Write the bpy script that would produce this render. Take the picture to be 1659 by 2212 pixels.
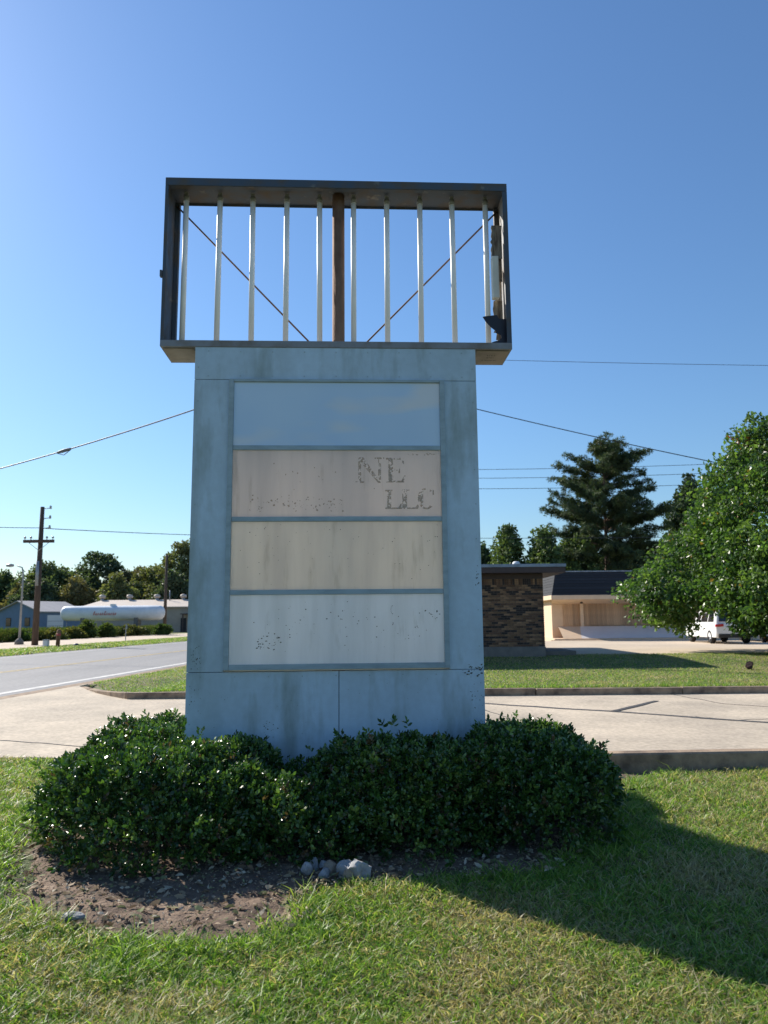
import bpy, bmesh, math, random
import numpy as np
from mathutils import Matrix, Vector

for o in list(bpy.data.objects):
    bpy.data.objects.remove(o)
S = bpy.context.scene
C = S.collection
R = math.radians
rnd = random.Random(7)
rng = np.random.default_rng(11)

# ------------------------------------------------------------------ camera
F, CX, CY, HC = 1613.0, 829.5, 1106.0, 1.6      # measured on the photo at 1659 x 2212
PITCH, ROLL = R(8.22), R(-0.52)
cam = bpy.data.cameras.new('camera')
cam.sensor_fit = 'VERTICAL'
cam.sensor_height = 36
cam.lens = 36 * F / 2212
cam.clip_start = 0.05
cam.clip_end = 6000
cam.dof.use_dof = True
cam.dof.focus_distance = 6.3
cam.dof.aperture_fstop = 3.2
camo = bpy.data.objects.new('camera', cam)
C.objects.link(camo)
camo.matrix_world = Matrix.Translation((0, 0, HC)) @ Matrix.Rotation(math.pi / 2 + PITCH, 4, 'X') @ Matrix.Rotation(ROLL, 4, 'Z')
S.camera = camo

# ------------------------------------------------------------------ sky and sun
SUN_AZ, SUN_EL = R(-48), R(34)                    # sun ahead and to the left
w = bpy.data.worlds.new('World')
S.world = w
w.use_nodes = True
nt = w.node_tree
bg = nt.nodes['Background']
sky = nt.nodes.new('ShaderNodeTexSky')
sky.sky_type = 'NISHITA'
sky.sun_disc = False
sky.sun_elevation = SUN_EL
sky.sun_rotation = SUN_AZ
sky.air_density = 1.4
sky.dust_density = 0.35
sky.ozone_density = 9.0
sky.altitude = 50
nt.links.new(sky.outputs[0], bg.inputs[0])
bg.inputs[1].default_value = 0.09
sl = bpy.data.lights.new('sun', 'SUN')
sl.energy = 5.0
sl.angle = R(0.55)
sl.color = (1.0, 0.93, 0.82)
so = bpy.data.objects.new('sun', sl)
C.objects.link(so)
sdir = Vector((math.sin(SUN_AZ) * math.cos(SUN_EL), math.cos(SUN_AZ) * math.cos(SUN_EL), math.sin(SUN_EL)))
so.rotation_euler = sdir.to_track_quat('Z', 'Y').to_euler()
so.location = (0, 0, 30)
S.view_settings.view_transform = 'Standard'
S.view_settings.look = 'None'
S.view_settings.gamma = 1
S.view_settings.use_curve_mapping = False
S.view_settings.exposure = 0.68


# ------------------------------------------------------------------ helpers
def ray(px, py):
    a, b = px - CX, py - CY
    c, s = math.cos(-ROLL), math.sin(-ROLL)
    X, Y = c * a - s * b, s * a + c * b
    cp, sp = math.cos(PITCH), math.sin(PITCH)
    return Vector((X / F, cp + Y / F * sp, sp - Y / F * cp))


def at(px, py, Y):
    """the point of that pixel's ray standing Y metres ahead"""
    d = ray(px, py)
    return Vector((0, 0, HC)) + d * (Y / d.y)


def gnd(px, py, z=0.0):
    d = ray(px, py)
    return Vector((0, 0, HC)) + d * ((z - HC) / d.z)


def tag(o, label=None, cat=None, group=None, kind=None):
    if label: o['label'] = label
    if cat: o['category'] = cat
    if group: o['group'] = group
    if kind: o['kind'] = kind
    return o


def empty(name, loc=(0, 0, 0), rz=0.0):
    o = bpy.data.objects.new(name, None)
    o.empty_display_size = 0.2
    C.objects.link(o)
    o.location = loc
    o.rotation_euler = (0, 0, rz)
    return o


def link(name, me, parent=None, loc=None):
    o = bpy.data.objects.new(name, me)
    C.objects.link(o)
    if parent: o.parent = parent
    if loc is not None: o.location = loc
    return o


class MB:
    def __init__(self):
        self.v, self.f, self.s = [], [], []

    def add(self, vs, fs, smooth=False):
        b = len(self.v)
        self.v += [tuple(p) for p in vs]
        self.f += [tuple(i + b for i in f) for f in fs]
        self.s += [smooth] * len(fs)
        return self

    def box(self, x0, x1, y0, y1, z0, z1):
        return self.add([(x0, y0, z0), (x1, y0, z0), (x1, y1, z0), (x0, y1, z0), (x0, y0, z1), (x1, y0, z1), (x1, y1, z1), (x0, y1, z1)],
                        [(0, 3, 2, 1), (4, 5, 6, 7), (0, 1, 5, 4), (1, 2, 6, 5), (2, 3, 7, 6), (3, 0, 4, 7)])

    def prism(self, poly, y0, y1):
        """polygon in x,z extruded along y"""
        n = len(poly)
        vs = [(x, y0, z) for x, z in poly] + [(x, y1, z) for x, z in poly]
        fs = [tuple(range(n)), tuple(range(2 * n - 1, n - 1, -1))]
        fs += [(i, i + n, (i + 1) % n + n, (i + 1) % n) for i in range(n)]
        return self.add(vs, fs)

    def slab(self, poly, z0, z1):
        """polygon in x,y extruded along z"""
        n = len(poly)
        vs = [(x, y, z0) for x, y in poly] + [(x, y, z1) for x, y in poly]
        fs = [tuple(range(n - 1, -1, -1)), tuple(range(n, 2 * n))]
        fs += [(i, (i + 1) % n, (i + 1) % n + n, i + n) for i in range(n)]
        return self.add(vs, fs)

    def tube(self, path, rad, n=8, cap=True, smooth=True):
        path = [Vector(p) for p in path]
        if not hasattr(rad, '__len__'): rad = [rad] * len(path)
        vs, fs = [], []
        for i, p in enumerate(path):
            d = (path[min(i + 1, len(path) - 1)] - path[max(i - 1, 0)]).normalized()
            u = d.cross(Vector((0, 0, 1)) if abs(d.z) < .9 else Vector((1, 0, 0))).normalized()
            q = d.cross(u)
            for k in range(n):
                a = 2 * math.pi * k / n
                vs.append(p + (u * math.cos(a) + q * math.sin(a)) * rad[i])
        for i in range(len(path) - 1):
            for k in range(n):
                fs.append((i * n + k, i * n + (k + 1) % n, (i + 1) * n + (k + 1) % n, (i + 1) * n + k))
        self.add(vs, fs, smooth)
        if cap:
            b = len(self.v) - len(vs)
            self.f += [tuple(b + k for k in range(n - 1, -1, -1)), tuple(b + (len(path) - 1) * n + k for k in range(n))]
            self.s += [False, False]
        return self

    def lathe(self, prof, n=16, c=(0, 0, 0), axis='Z'):
        vs, fs = [], []
        for r, h in prof:
            for k in range(n):
                a = 2 * math.pi * k / n
                x, y = r * math.cos(a), r * math.sin(a)
                p = (x, y, h) if axis == 'Z' else (h, x, y) if axis == 'X' else (x, h, y)
                vs.append((p[0] + c[0], p[1] + c[1], p[2] + c[2]))
        for i in range(len(prof) - 1):
            for k in range(n):
                fs.append((i * n + k, i * n + (k + 1) % n, (i + 1) * n + (k + 1) % n, (i + 1) * n + k))
        return self.add(vs, fs, True)

    def mesh(self, name, m):
        me = bpy.data.meshes.new(name)
        me.from_pydata(self.v, [], self.f)
        me.polygons.foreach_set('use_smooth', self.s)
        bm = bmesh.new()
        bm.from_mesh(me)
        bmesh.ops.recalc_face_normals(bm, faces=bm.faces)
        bm.to_mesh(me)
        bm.free()
        if m: me.materials.append(m)
        return me

    def build(self, name, m, parent=None, bevel=0.0, loc=None):
        me = self.mesh(name, m)
        if bevel:
            bm = bmesh.new()
            bm.from_mesh(me)
            bmesh.ops.bevel(bm, geom=list(bm.edges), offset=bevel, segments=1, affect='EDGES', profile=.5)
            bm.to_mesh(me)
            bm.free()
        return link(name, me, parent, loc)


def np_mesh(name, V, polys, m, col=None, smooth=False):
    """V (n,3); polys = list of (m,k) index arrays"""
    me = bpy.data.meshes.new(name)
    me.vertices.add(len(V))
    me.vertices.foreach_set('co', np.ascontiguousarray(V, dtype=np.float32).ravel())
    loops = np.concatenate([p.ravel() for p in polys]).astype(np.int32)
    starts, tot, off = [], [], 0
    for p in polys:
        n, k = p.shape
        starts.append(off + np.arange(n) * k)
        off += n * k
    starts = np.concatenate(starts).astype(np.int32)
    me.loops.add(len(loops))
    me.loops.foreach_set('vertex_index', loops)
    me.polygons.add(len(starts))
    me.polygons.foreach_set('loop_start', starts)
    if col is not None:
        ca = me.color_attributes.new('Col', 'FLOAT_COLOR', 'POINT')
        c4 = np.ones((len(V), 4), dtype=np.float32)
        c4[:, :3] = col
        ca.data.foreach_set('color', c4.ravel())
    me.update(calc_edges=True)
    me.polygons.foreach_set('use_smooth', np.full(len(starts), smooth))
    me.validate()
    if m: me.materials.append(m)
    return me


def norm(a):
    return a / np.maximum(np.linalg.norm(a, axis=1, keepdims=True), 1e-9)


def leaves(name, P, D, L, W, col, m, droop=.25):
    """leaf blades with a rounded outline and a curve; P base, D direction"""
    n = len(P)
    D = norm(D)
    U = norm(np.cross(D, norm(rng.normal(size=(n, 3)))))
    N = np.cross(U, D)
    L, W = L[:, None], W[:, None] / 2
    V = np.stack([P,
                  P + D * L * .38 - U * W * .9 + N * L * .05, P + D * L * .38 + U * W * .9 + N * L * .05,
                  P + D * L * .74 - U * W * .85 + N * L * (.05 - droop * .3), P + D * L * .74 + U * W * .85 + N * L * (.05 - droop * .3),
                  P + D * L - N * L * droop], 1).reshape(-1, 3)
    b = np.arange(n) * 6
    t = np.concatenate([np.stack([b, b + 2, b + 1], 1), np.stack([b + 3, b + 4, b + 5], 1)])
    q = np.stack([b + 1, b + 2, b + 4, b + 3], 1)
    return np_mesh(name, V, [q, t], m, np.repeat(col, 6, 0))


def cards(name, P, D, L, W, col, m):
    """cheap two-triangle leaves, folded along the rib"""
    n = len(P)
    D = norm(D)
    U = norm(np.cross(D, norm(rng.normal(size=(n, 3)))))
    N = np.cross(U, D)
    L, W = L[:, None], W[:, None] / 2
    V = np.stack([P, P + D * L * .5 + U * W + N * W * .5, P + D * L, P + D * L * .5 - U * W + N * W * .5], 1).reshape(-1, 3)
    b = np.arange(n) * 4
    t = np.concatenate([np.stack([b, b + 1, b + 2], 1), np.stack([b, b + 2, b + 3], 1)])
    return np_mesh(name, V, [t], m, np.repeat(col, 4, 0))


def vnoise(x, y, s=1.0, seed=0):
    """smooth value noise, 0..1"""
    r = np.random.default_rng(seed).random((64, 64))
    x, y = np.asarray(x) * s + 500.3, np.asarray(y) * s + 500.7
    i, j = np.floor(x).astype(int), np.floor(y).astype(int)
    a, b = x - i, y - j
    a, b = a * a * (3 - 2 * a), b * b * (3 - 2 * b)
    g = lambda p, q: r[p % 64, q % 64]
    return (g(i, j) * (1 - a) + g(i + 1, j) * a) * (1 - b) + (g(i, j + 1) * (1 - a) + g(i + 1, j + 1) * a) * b


def poly_dist(x, y, poly):
    """signed distance, positive inside"""
    x, y = np.asarray(x, float), np.asarray(y, float)
    d = np.full(x.shape, 1e9)
    ins = np.zeros(x.shape, bool)
    n = len(poly)
    for i in range(n):
        ax, ay = poly[i]
        bx, by = poly[(i + 1) % n]
        ex, ey = bx - ax, by - ay
        t = np.clip(((x - ax) * ex + (y - ay) * ey) / (ex * ex + ey * ey + 1e-12), 0, 1)
        d = np.minimum(d, np.hypot(x - ax - t * ex, y - ay - t * ey))
        c = ((ay > y) != (by > y)) & (x < ex * (y - ay) / (ey + 1e-12) + ax)
        ins ^= c
    return np.where(ins, d, -d)


def sm(a, b, x):
    t = np.clip((np.asarray(x, float) - a) / (b - a), 0, 1)
    return t * t * (3 - 2 * t)


# ------------------------------------------------------------------ materials
def mat(name, c1, c2=None, scale=6.0, stretch=(1, 1, 1), lo=.35, hi=.65, rough=.7, rough2=None, spec=.4, metal=0.0,
        bump=0.0, bscale=None, c3=None, s3=1.5, lo3=.5, hi3=.7, st3=(1, 1, 1), vary=0.0, detail=6, spk=0.0, sscale=45):
    m = bpy.data.materials.new(name)
    m.use_nodes = True
    t = m.node_tree
    N, Lk = t.nodes, t.links
    bs = N['Principled BSDF']
    bs.inputs['Roughness'].default_value = rough
    bs.inputs['Specular IOR Level'].default_value = spec
    bs.inputs['Metallic'].default_value = metal
    tc = N.new('ShaderNodeTexCoord')

    def noise(sc, st, det=detail):
        mp = N.new('ShaderNodeMapping')
        mp.inputs['Scale'].default_value = st
        Lk.new(tc.outputs['Object'], mp.inputs[0])
        n = N.new('ShaderNodeTexNoise')
        n.inputs['Scale'].default_value = sc
        n.inputs['Detail'].default_value = det
        n.inputs['Roughness'].default_value = .6
        Lk.new(mp.outputs[0], n.inputs['Vector'])
        return n.outputs['Fac']

    def ramp(fac, a, b):
        r = N.new('ShaderNodeMapRange')
        r.inputs[1].default_value = a
        r.inputs[2].default_value = b
        Lk.new(fac, r.inputs[0])
        return r.outputs[0]

    def mix(fac, a, b):
        x = N.new('ShaderNodeMix')
        x.data_type = 'RGBA'
        Lk.new(fac, x.inputs[0])
        for k, v in ((6, a), (7, b)):
            if isinstance(v, tuple): x.inputs[k].default_value = (*v, 1)
            else: Lk.new(v, x.inputs[k])
        return x.outputs[2]

    col = c1
    if c2 is not None:
        fac = ramp(noise(scale, stretch), lo, hi)
        col = mix(fac, c1, c2)
        if rough2 is not None:
            rr = N.new('ShaderNodeMapRange')
            rr.inputs[3].default_value, rr.inputs[4].default_value = rough, rough2
            Lk.new(fac, rr.inputs[0])
            Lk.new(rr.outputs[0], bs.inputs['Roughness'])
    if c3 is not None:
        col = mix(ramp(noise(s3, st3), lo3, hi3), col, c3)
    if spk:
        sr = N.new('ShaderNodeMapRange')
        sr.inputs[1].default_value, sr.inputs[2].default_value = .3, .7
        sr.inputs[3].default_value, sr.inputs[4].default_value = 1 - spk, 1 + spk
        Lk.new(noise(sscale, (1, 1, 1), 8), sr.inputs[0])
        hv = N.new('ShaderNodeHueSaturation')
        Lk.new(sr.outputs[0], hv.inputs['Value'])
        if isinstance(col, tuple): hv.inputs['Color'].default_value = (*col, 1)
        else: Lk.new(col, hv.inputs['Color'])
        col = hv.outputs[0]
    if vary:
        oi = N.new('ShaderNodeObjectInfo')
        mr = N.new('ShaderNodeMapRange')
        mr.inputs[3].default_value, mr.inputs[4].default_value = 1 - vary, 1 + vary
        Lk.new(oi.outputs['Random'], mr.inputs[0])
        hs = N.new('ShaderNodeHueSaturation')
        Lk.new(mr.outputs[0], hs.inputs['Value'])
        if isinstance(col, tuple): hs.inputs['Color'].default_value = (*col, 1)
        else: Lk.new(col, hs.inputs['Color'])
        col = hs.outputs[0]
    if isinstance(col, tuple): bs.inputs['Base Color'].default_value = (*col, 1)
    else: Lk.new(col, bs.inputs['Base Color'])
    if bump:
        b = N.new('ShaderNodeBump')
        b.inputs['Strength'].default_value = bump
        b.inputs['Distance'].default_value = .02
        Lk.new(noise(bscale or scale * 4, (1, 1, 1)), b.inputs['Height'])
        Lk.new(b.outputs[0], bs.inputs['Normal'])
    return m


def leaf_mat(name, rough=.45, trans=.3, spec=.5, tint=(1.25, 1.35, .6)):
    m = bpy.data.materials.new(name)
    m.use_nodes = True
    t = m.node_tree
    N, Lk = t.nodes, t.links
    bs = N['Principled BSDF']
    out = N['Material Output']
    a = N.new('ShaderNodeAttribute')
    a.attribute_name = 'Col'
    bs.inputs['Roughness'].default_value = rough
    bs.inputs['Specular IOR Level'].default_value = spec
    Lk.new(a.outputs['Color'], bs.inputs['Base Color'])
    tr = N.new('ShaderNodeBsdfTranslucent')
    mx = N.new('ShaderNodeMix')
    mx.data_type = 'RGBA'
    mx.blend_type = 'MULTIPLY'
    mx.inputs[0].default_value = 1
    Lk.new(a.outputs['Color'], mx.inputs[6])
    mx.inputs[7].default_value = (*tint, 1)
    Lk.new(mx.outputs[2], tr.inputs['Color'])
    ms = N.new('ShaderNodeMixShader')
    ms.inputs[0].default_value = trans
    Lk.new(bs.outputs[0], ms.inputs[1])
    Lk.new(tr.outputs[0], ms.inputs[2])
    Lk.new(ms.outputs[0], out.inputs['Surface'])
    return m


def translucent(m, fac, col):
    t = m.node_tree
    N, Lk = t.nodes, t.links
    bs, out = N['Principled BSDF'], N['Material Output']
    tr = N.new('ShaderNodeBsdfTranslucent')
    src = bs.inputs['Base Color']
    if src.is_linked: Lk.new(src.links[0].from_socket, tr.inputs['Color'])
    else: tr.inputs['Color'].default_value = (*col, 1)
    ms = N.new('ShaderNodeMixShader')
    ms.inputs[0].default_value = fac
    Lk.new(bs.outputs[0], ms.inputs[1])
    Lk.new(tr.outputs[0], ms.inputs[2])
    Lk.new(ms.outputs[0], out.inputs['Surface'])
    return m


def flake_mat(name, c, scale, lo, hi):
    """thin worn vinyl: the surface breaks up where it has peeled"""
    m = mat(name, c, tuple(min(1, x * 1.5) for x in c), 60, rough=.8)
    t = m.node_tree
    N, Lk = t.nodes, t.links
    tc = N.new('ShaderNodeTexCoord')
    n = N.new('ShaderNodeTexNoise')
    n.inputs['Scale'].default_value = scale
    n.inputs['Detail'].default_value = 5
    n.inputs['Roughness'].default_value = .7
    Lk.new(tc.outputs['Object'], n.inputs['Vector'])
    r = N.new('ShaderNodeMapRange')
    r.inputs[1].default_value, r.inputs[2].default_value = lo, hi
    Lk.new(n.outputs['Fac'], r.inputs[0])
    Lk.new(r.outputs[0], N['Principled BSDF'].inputs['Alpha'])
    return m


M = {}
M['paint'] = mat('blue_grey_paint', (.47, .60, .70), (.39, .49, .55), .9, (2.0, 2.0, .7), .40, .68, .55, .75, .35,
                 bump=.06, bscale=70, c3=(.19, .23, .19), s3=1.1, lo3=.50, hi3=.80, st3=(3.0, 1, .75), detail=9, spk=.06, sscale=14)
M['paint_frame'] = mat('blue_grey_frame', (.33, .42, .46), (.25, .32, .35), 5, (1, 1, 3), .4, .7, .5, .7)
M['steel_dark'] = mat('weathered_dark_steel', (.055, .075, .105), (.10, .075, .05), 4, (1, 1, 1), .45, .7, .55, .8, c3=(.20, .19, .17), s3=7, lo3=.62, hi3=.75)
M['steel_tray'] = mat('grey_tray_metal', (.23, .24, .26), (.16, .13, .10), 4, (1, 1, 1), .42, .7, .6, .8)
M['rust'] = mat('rusty_steel', (.15, .068, .040), (.25, .145, .09), 7, (1, 1, .5), .35, .65, .85, bump=.3, bscale=50)
M['rod'] = mat('brace_steel', (.16, .085, .055), (.22, .13, .09), 9, rough=.75)
M['tube'] = mat('white_tube', (.89, .87, .83), (.78, .75, .70), 3, (1, 1, .5), .45, .7, .5, .6, .25)
M['cap'] = mat('tube_cap', (.30, .31, .30), (.2, .2, .2), 8, rough=.5)
M['under'] = mat('tray_underside', (.30, .26, .22), (.21, .18, .15), 6, (1, 1, 1), .4, .7, .8)
M['ballast'] = mat('cream_metal', (.80, .79, .70), (.68, .66, .58), 4, rough=.45)
M['ply'] = mat('weathered_plywood', (.34, .29, .23), (.12, .09, .07), 5, (6, 6, .8), .4, .6, .9, bump=.4, bscale=60)
M['black_plastic'] = mat('black_plastic', (.012, .014, .026), (.02, .022, .032), 5, rough=.5)
M['face1'] = mat('smoky_blue_acrylic', (.48, .63, .80), (.54, .68, .82), .9, (1, 1, 1), .4, .6, .28, .35, .5, c3=(.68, .70, .72), s3=1.0, lo3=.56, hi3=.68, st3=(.8, 1, 2.4), detail=2)
M['face2'] = mat('beige_acrylic', (.82, .77, .74), (.73, .69, .67), 1.3, (4, 1, .4), .42, .68, .45, .6, .4, c3=(.52, .47, .41), s3=1.6, lo3=.58, hi3=.85, st3=(6, 1, .8))
M['face3'] = mat('cream_acrylic', (.83, .80, .74), (.74, .71, .66), 1.5, (4, 1, .5), .40, .68, .45, .6, .4, c3=(.48, .45, .36), s3=1.4, lo3=.58, hi3=.84, st3=(6, 1, .9))
M['face4'] = mat('white_acrylic', (.87, .90, .92), (.76, .79, .80), 1.5, (4, 1, .5), .42, .7, .45, .6, .4, c3=(.52, .54, .51), s3=1.7, lo3=.60, hi3=.86, st3=(5, 1, 1))
M['lining'] = mat('white_lining', (.78, .77, .74), (.66, .65, .62), 3, rough=.8)
M['rear_face'] = translucent(mat('rear_acrylic', (.86, .83, .78), (.76, .73, .68), 1.5, rough=.5), .80, (.8, .8, .8))
translucent(M['face2'], .55, (.7, .6, .5))
translucent(M['face3'], .55, (.7, .6, .5))
translucent(M['face4'], .36, (.8, .8, .8))
M['letter'] = flake_mat('peeling_brown_vinyl', (.38, .305, .24), 34, .47, .55)
M['fleck'] = mat('chipped_dark_spots', (.045, .06, .06), (.09, .08, .06), 30, rough=.9)
M['dark_line'] = mat('dark_line_grey', (.045, .045, .05), (.07, .07, .07), 12, rough=.9)  # near-black tone shared by the driveway strips and cracks
M['concrete'] = mat('driveway_concrete', (.53, .445, .34), (.41, .345, .265), .55, (1, 1, 1), .35, .7, .9, bump=.25, bscale=45, c3=(.31, .265, .21), s3=.45, lo3=.46, hi3=.72, detail=10, spk=.22, sscale=16)
M['kerb'] = mat('kerb_concrete', (.36, .26, .175), (.12, .086, .063), 4, (1, 1, 1), .35, .7, .9, bump=.4, bscale=40, vary=.1)
M['lot'] = mat('parking_concrete', (.55, .45, .34), (.45, .37, .28), .3, rough=.9, detail=8, spk=.12, sscale=6)
M['asphalt'] = mat('asphalt', (.24, .235, .235), (.18, .18, .185), .4, spk=.18, sscale=9, stretch=(1, .2, 1), lo=.35, hi=.7, rough=.85, bump=.2, bscale=40, detail=10)
M['yellow'] = mat('yellow_line', (.52, .38, .15), (.30, .25, .17), 3, rough=.8)
M['white_line'] = mat('white_line', (.62, .60, .56), (.42, .41, .40), 3, rough=.8)
M['lawn'] = mat('lawn_soil', (.11, .115, .042), (.21, .17, .10), 3.5, (1, 1, 1), .4, .62, .95, bump=.5, bscale=40, c3=(.06, .085, .025), s3=.7, lo3=.45, hi3=.6, detail=10)
M['field'] = mat('field_grass', (.13, .15, .05), (.18, .16, .075), .6, rough=.95, c3=(.09, .12, .035), s3=.15, lo3=.4, hi3=.6)
M['dirt'] = mat('bare_soil', (.20, .14, .10), (.095, .065, .048), 7, (1, 1, 1), .38, .64, .95, bump=.9, bscale=38, c3=(.27, .195, .14), s3=3, lo3=.5, hi3=.7, detail=10)
M['leaf'] = leaf_mat('hedge_leaf', .30, .26, .6)
M['tree_leaf'] = leaf_mat('broad_leaf', .38, .38, .45)
M['far_leaf'] = leaf_mat('far_leaf', .6, .28, .3)
M['needle'] = leaf_mat('pine_needle', .6, .15, .3)
M['blade'] = leaf_mat('grass_blade', .45, .48, .4, (1.25, 1.3, .7))
M['litter'] = leaf_mat('dry_leaf', .8, .15, .2, (1, 1, 1))
M['bark'] = mat('bark', (.11, .085, .065), (.055, .042, .035), 5, (2, 2, .5), rough=.95, bump=.5, bscale=20)
M['pinebark'] = mat('pine_bark', (.19, .125, .09), (.09, .065, .05), 3, (2, 2, .5), rough=.95)
M['twig'] = mat('twig', (.10, .075, .055), (.05, .04, .03), 20, rough=.9)
M['rock_white'] = mat('white_quartz', (.42, .42, .43), (.20, .195, .19), 9, rough=.85, bump=.6, bscale=25)
M['rock_tan'] = mat('tan_stone', (.34, .27, .20), (.20, .155, .12), 8, rough=.9, bump=.6, bscale=25)
M['rock_grey'] = mat('grey_stone', (.30, .31, .32), (.19, .19, .20), 8, rough=.9, bump=.6, bscale=25)
M['mortar'] = mat('mortar', (.16, .13, .105), (.11, .09, .075), 12, rough=.95)
M['brick_a'] = mat('brick_tan', (.31, .185, .105), (.19, .11, .065), 18, rough=.9, vary=.35)
M['brick_b'] = mat('brick_brown', (.19, .105, .065), (.115, .068, .046), 18, rough=.9, vary=.35)
M['brick_c'] = mat('brick_dark', (.032, .026, .027), (.055, .042, .038), 18, rough=.9, vary=.3)
M['fascia'] = mat('brown_fascia', (.075, .05, .048), (.055, .038, .036), 2, rough=.6)
M['roof_metal'] = mat('roof_edge_metal', (.26, .32, .40), (.18, .22, .27), 3, rough=.45)
M['roof_felt'] = mat('roof_felt', (.17, .17, .17), (.12, .12, .12), 2, rough=.95)
M['found'] = mat('foundation_concrete', (.21, .19, .17), (.14, .13, .12), 3, rough=.9)
M['peach'] = mat('peach_stucco', (.74, .55, .38), (.66, .49, .34), 2, rough=.85)
M['shingle'] = mat('black_shingle', (.022, .024, .030), (.036, .038, .044), 14, (1, 1, 5), .4, .6, .9, vary=.2)
M['plank'] = mat('cedar_plank', (.55, .37, .23), (.40, .26, .16), 4, (5, 5, .5), .35, .65, .8, vary=.22)
M['apron'] = mat('pale_concrete', (.76, .71, .68), (.68, .63, .61), 1, rough=.9)
M['car_white'] = mat('white_car_paint', (.80, .80, .79), rough=.18, spec=.6)
M['car_silver'] = mat('silver_car_paint', (.33, .37, .43), rough=.25, spec=.6, metal=.3)
M['glass'] = mat('dark_glass', (.012, .014, .017), rough=.06, spec=.8)
M['rubber'] = mat('tyre_rubber', (.014, .014, .015), rough=.8)
M['alloy'] = mat('alloy', (.42, .43, .45), rough=.35, metal=.7)
M['tail'] = mat('red_lens', (.42, .012, .02), rough=.15, spec=.6)
M['trim'] = mat('black_trim', (.02, .02, .022), rough=.5)
M['pole_wood'] = mat('pole_wood', (.12, .085, .065), (.07, .05, .04), 3, (3, 3, .4), rough=.95)
M['pole_grey'] = mat('grey_treated_pole', (.22, .26, .26), (.15, .18, .18), 3, (3, 3, .4), rough=.9)
M['wire'] = mat('wire_black', (.035, .038, .045), rough=.6)
M['cable'] = mat('cable_grey', (.16, .17, .18), rough=.6)
M['galv'] = mat('galvanised', (.34, .36, .38), (.27, .28, .30), 4, rough=.5, metal=.3)
M['insul'] = mat('insulator', (.35, .36, .36), rough=.3)
M['blue_wall'] = mat('slate_blue_siding', (.13, .20, .31), (.11, .17, .26), 2, rough=.7)
M['grey_roof'] = mat('grey_metal_roof', (.40, .37, .36), (.34, .32, .31), 1, rough=.6)
M['tan_roof'] = mat('tan_metal_roof', (.52, .44, .37), (.46, .39, .33), 1, rough=.6)
M['tan_wall'] = mat('tan_siding', (.40, .34, .28), (.34, .29, .24), 1, rough=.8)
M['white_door'] = mat('white_door', (.66, .68, .70), rough=.6)
M['tank'] = mat('white_tank_paint', (.78, .80, .82), (.66, .68, .70), 1.2, rough=.4)
M['red_print'] = mat('red_print', (.50, .10, .09), rough=.6)
M['weeds'] = leaf_mat('weed_leaf', .7, .3, .2)

# ------------------------------------------------------------------ terrain
RT = math.tan(R(4.85))          # the road runs slightly to the right of the view


def road_x(off, y):
    return off + RT * y


# the ground sheet, to the horizon
xs = np.array([-3000, -800, -300, -120, -60, -23, -9, 0, 12, 40, 120, 300, 800, 3000.])
ys = np.array([-600, -60, -10, 0, 9, 16, 27, 40, 60, 110, 160, 300, 800, 3500.])
gx, gy = np.meshgrid(xs, ys)
gz = np.full(gx.shape, -.09)
V = np.stack([gx.ravel(), gy.ravel(), gz.ravel()], 1)
nx, ny = len(xs), len(ys)
ii = (np.arange(ny - 1)[:, None] * nx + np.arange(nx - 1)).ravel()
tag(link('ground', np_mesh('ground', V, [np.stack([ii, ii + 1, ii + 1 + nx, ii + nx], 1)], M['field'])), kind='structure')


def grid_sheet(name, x0, x1, y0, y1, st, zf, m, keep=None, smooth=True):
    X, Y = np.meshgrid(np.arange(x0, x1 + st / 2, st), np.arange(y0, y1 + st / 2, st))
    Z = zf(X, Y)
    n2 = X.shape[1]
    k = (np.arange(X.shape[0] - 1)[:, None] * n2 + np.arange(n2 - 1)).ravel()
    q = np.stack([k, k + 1, k + 1 + n2, k + n2], 1)
    if keep is not None:
        kp = keep(X, Y).ravel()
        q = q[kp[q].all(1)]
    return link(name, np_mesh(name, np.stack([X.ravel(), Y.ravel(), Z.ravel()], 1), [q], m, smooth=smooth))


# driveway outline: near edge meets the lawn, far edge the long kerb, left the road gutter
drive_near = [(-9.0, 9.6), (-6.5, 9.3), (-4.2, 9.22), (-2.4, 9.0), (0.4, 8.55), (1.7, 8.32), (2.2, 8.24), (6, 8.40), (14, 8.75), (40, 9.8)]


def near_edge(x):
    return np.interp(x, [p[0] for p in drive_near], [p[1] for p in drive_near])


def lawn_z(x, y):
    return .018 * (vnoise(x, y, .9, 3) - .5) + .02 * (vnoise(x, y, 3.1, 4) - .5)


tag(grid_sheet('front_lawn', -9.5, 16, -5, 10.1, .15,
               lambda x, y: lawn_z(x, y) - .10 * sm(-.12, .10, y - near_edge(x)), M['lawn']), kind='structure')


def far_z(x, y):
    return .145 + .20 * sm(20.8, 25.2, y) * sm(-4.5, 0, x) + .02 * (vnoise(x, y, .5, 8) - .5)


far_left = lambda y: road_x(-9.0, y)
tag(grid_sheet('back_lawn', -9.6, 42, 15.98, 46.0, .3,
               lambda x, y: np.where((x < 4.5) | (y < 26.4), far_z(x, y), .18) - .16 * sm(.35, 0, x - far_left(y)) - .12 * sm(18.6, 16.4, y - 1.15 * (x + 7.4) ) * sm(-4.6, -5.6, x), M['lawn'],
               keep=lambda x, y: (x > far_left(y)) & (y > 15.9 + np.where(x < -5.5, (-5.5 - x) * 1.45, 0)) & ((x < 4.8) | (y < 26.6))), kind='structure')

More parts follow.
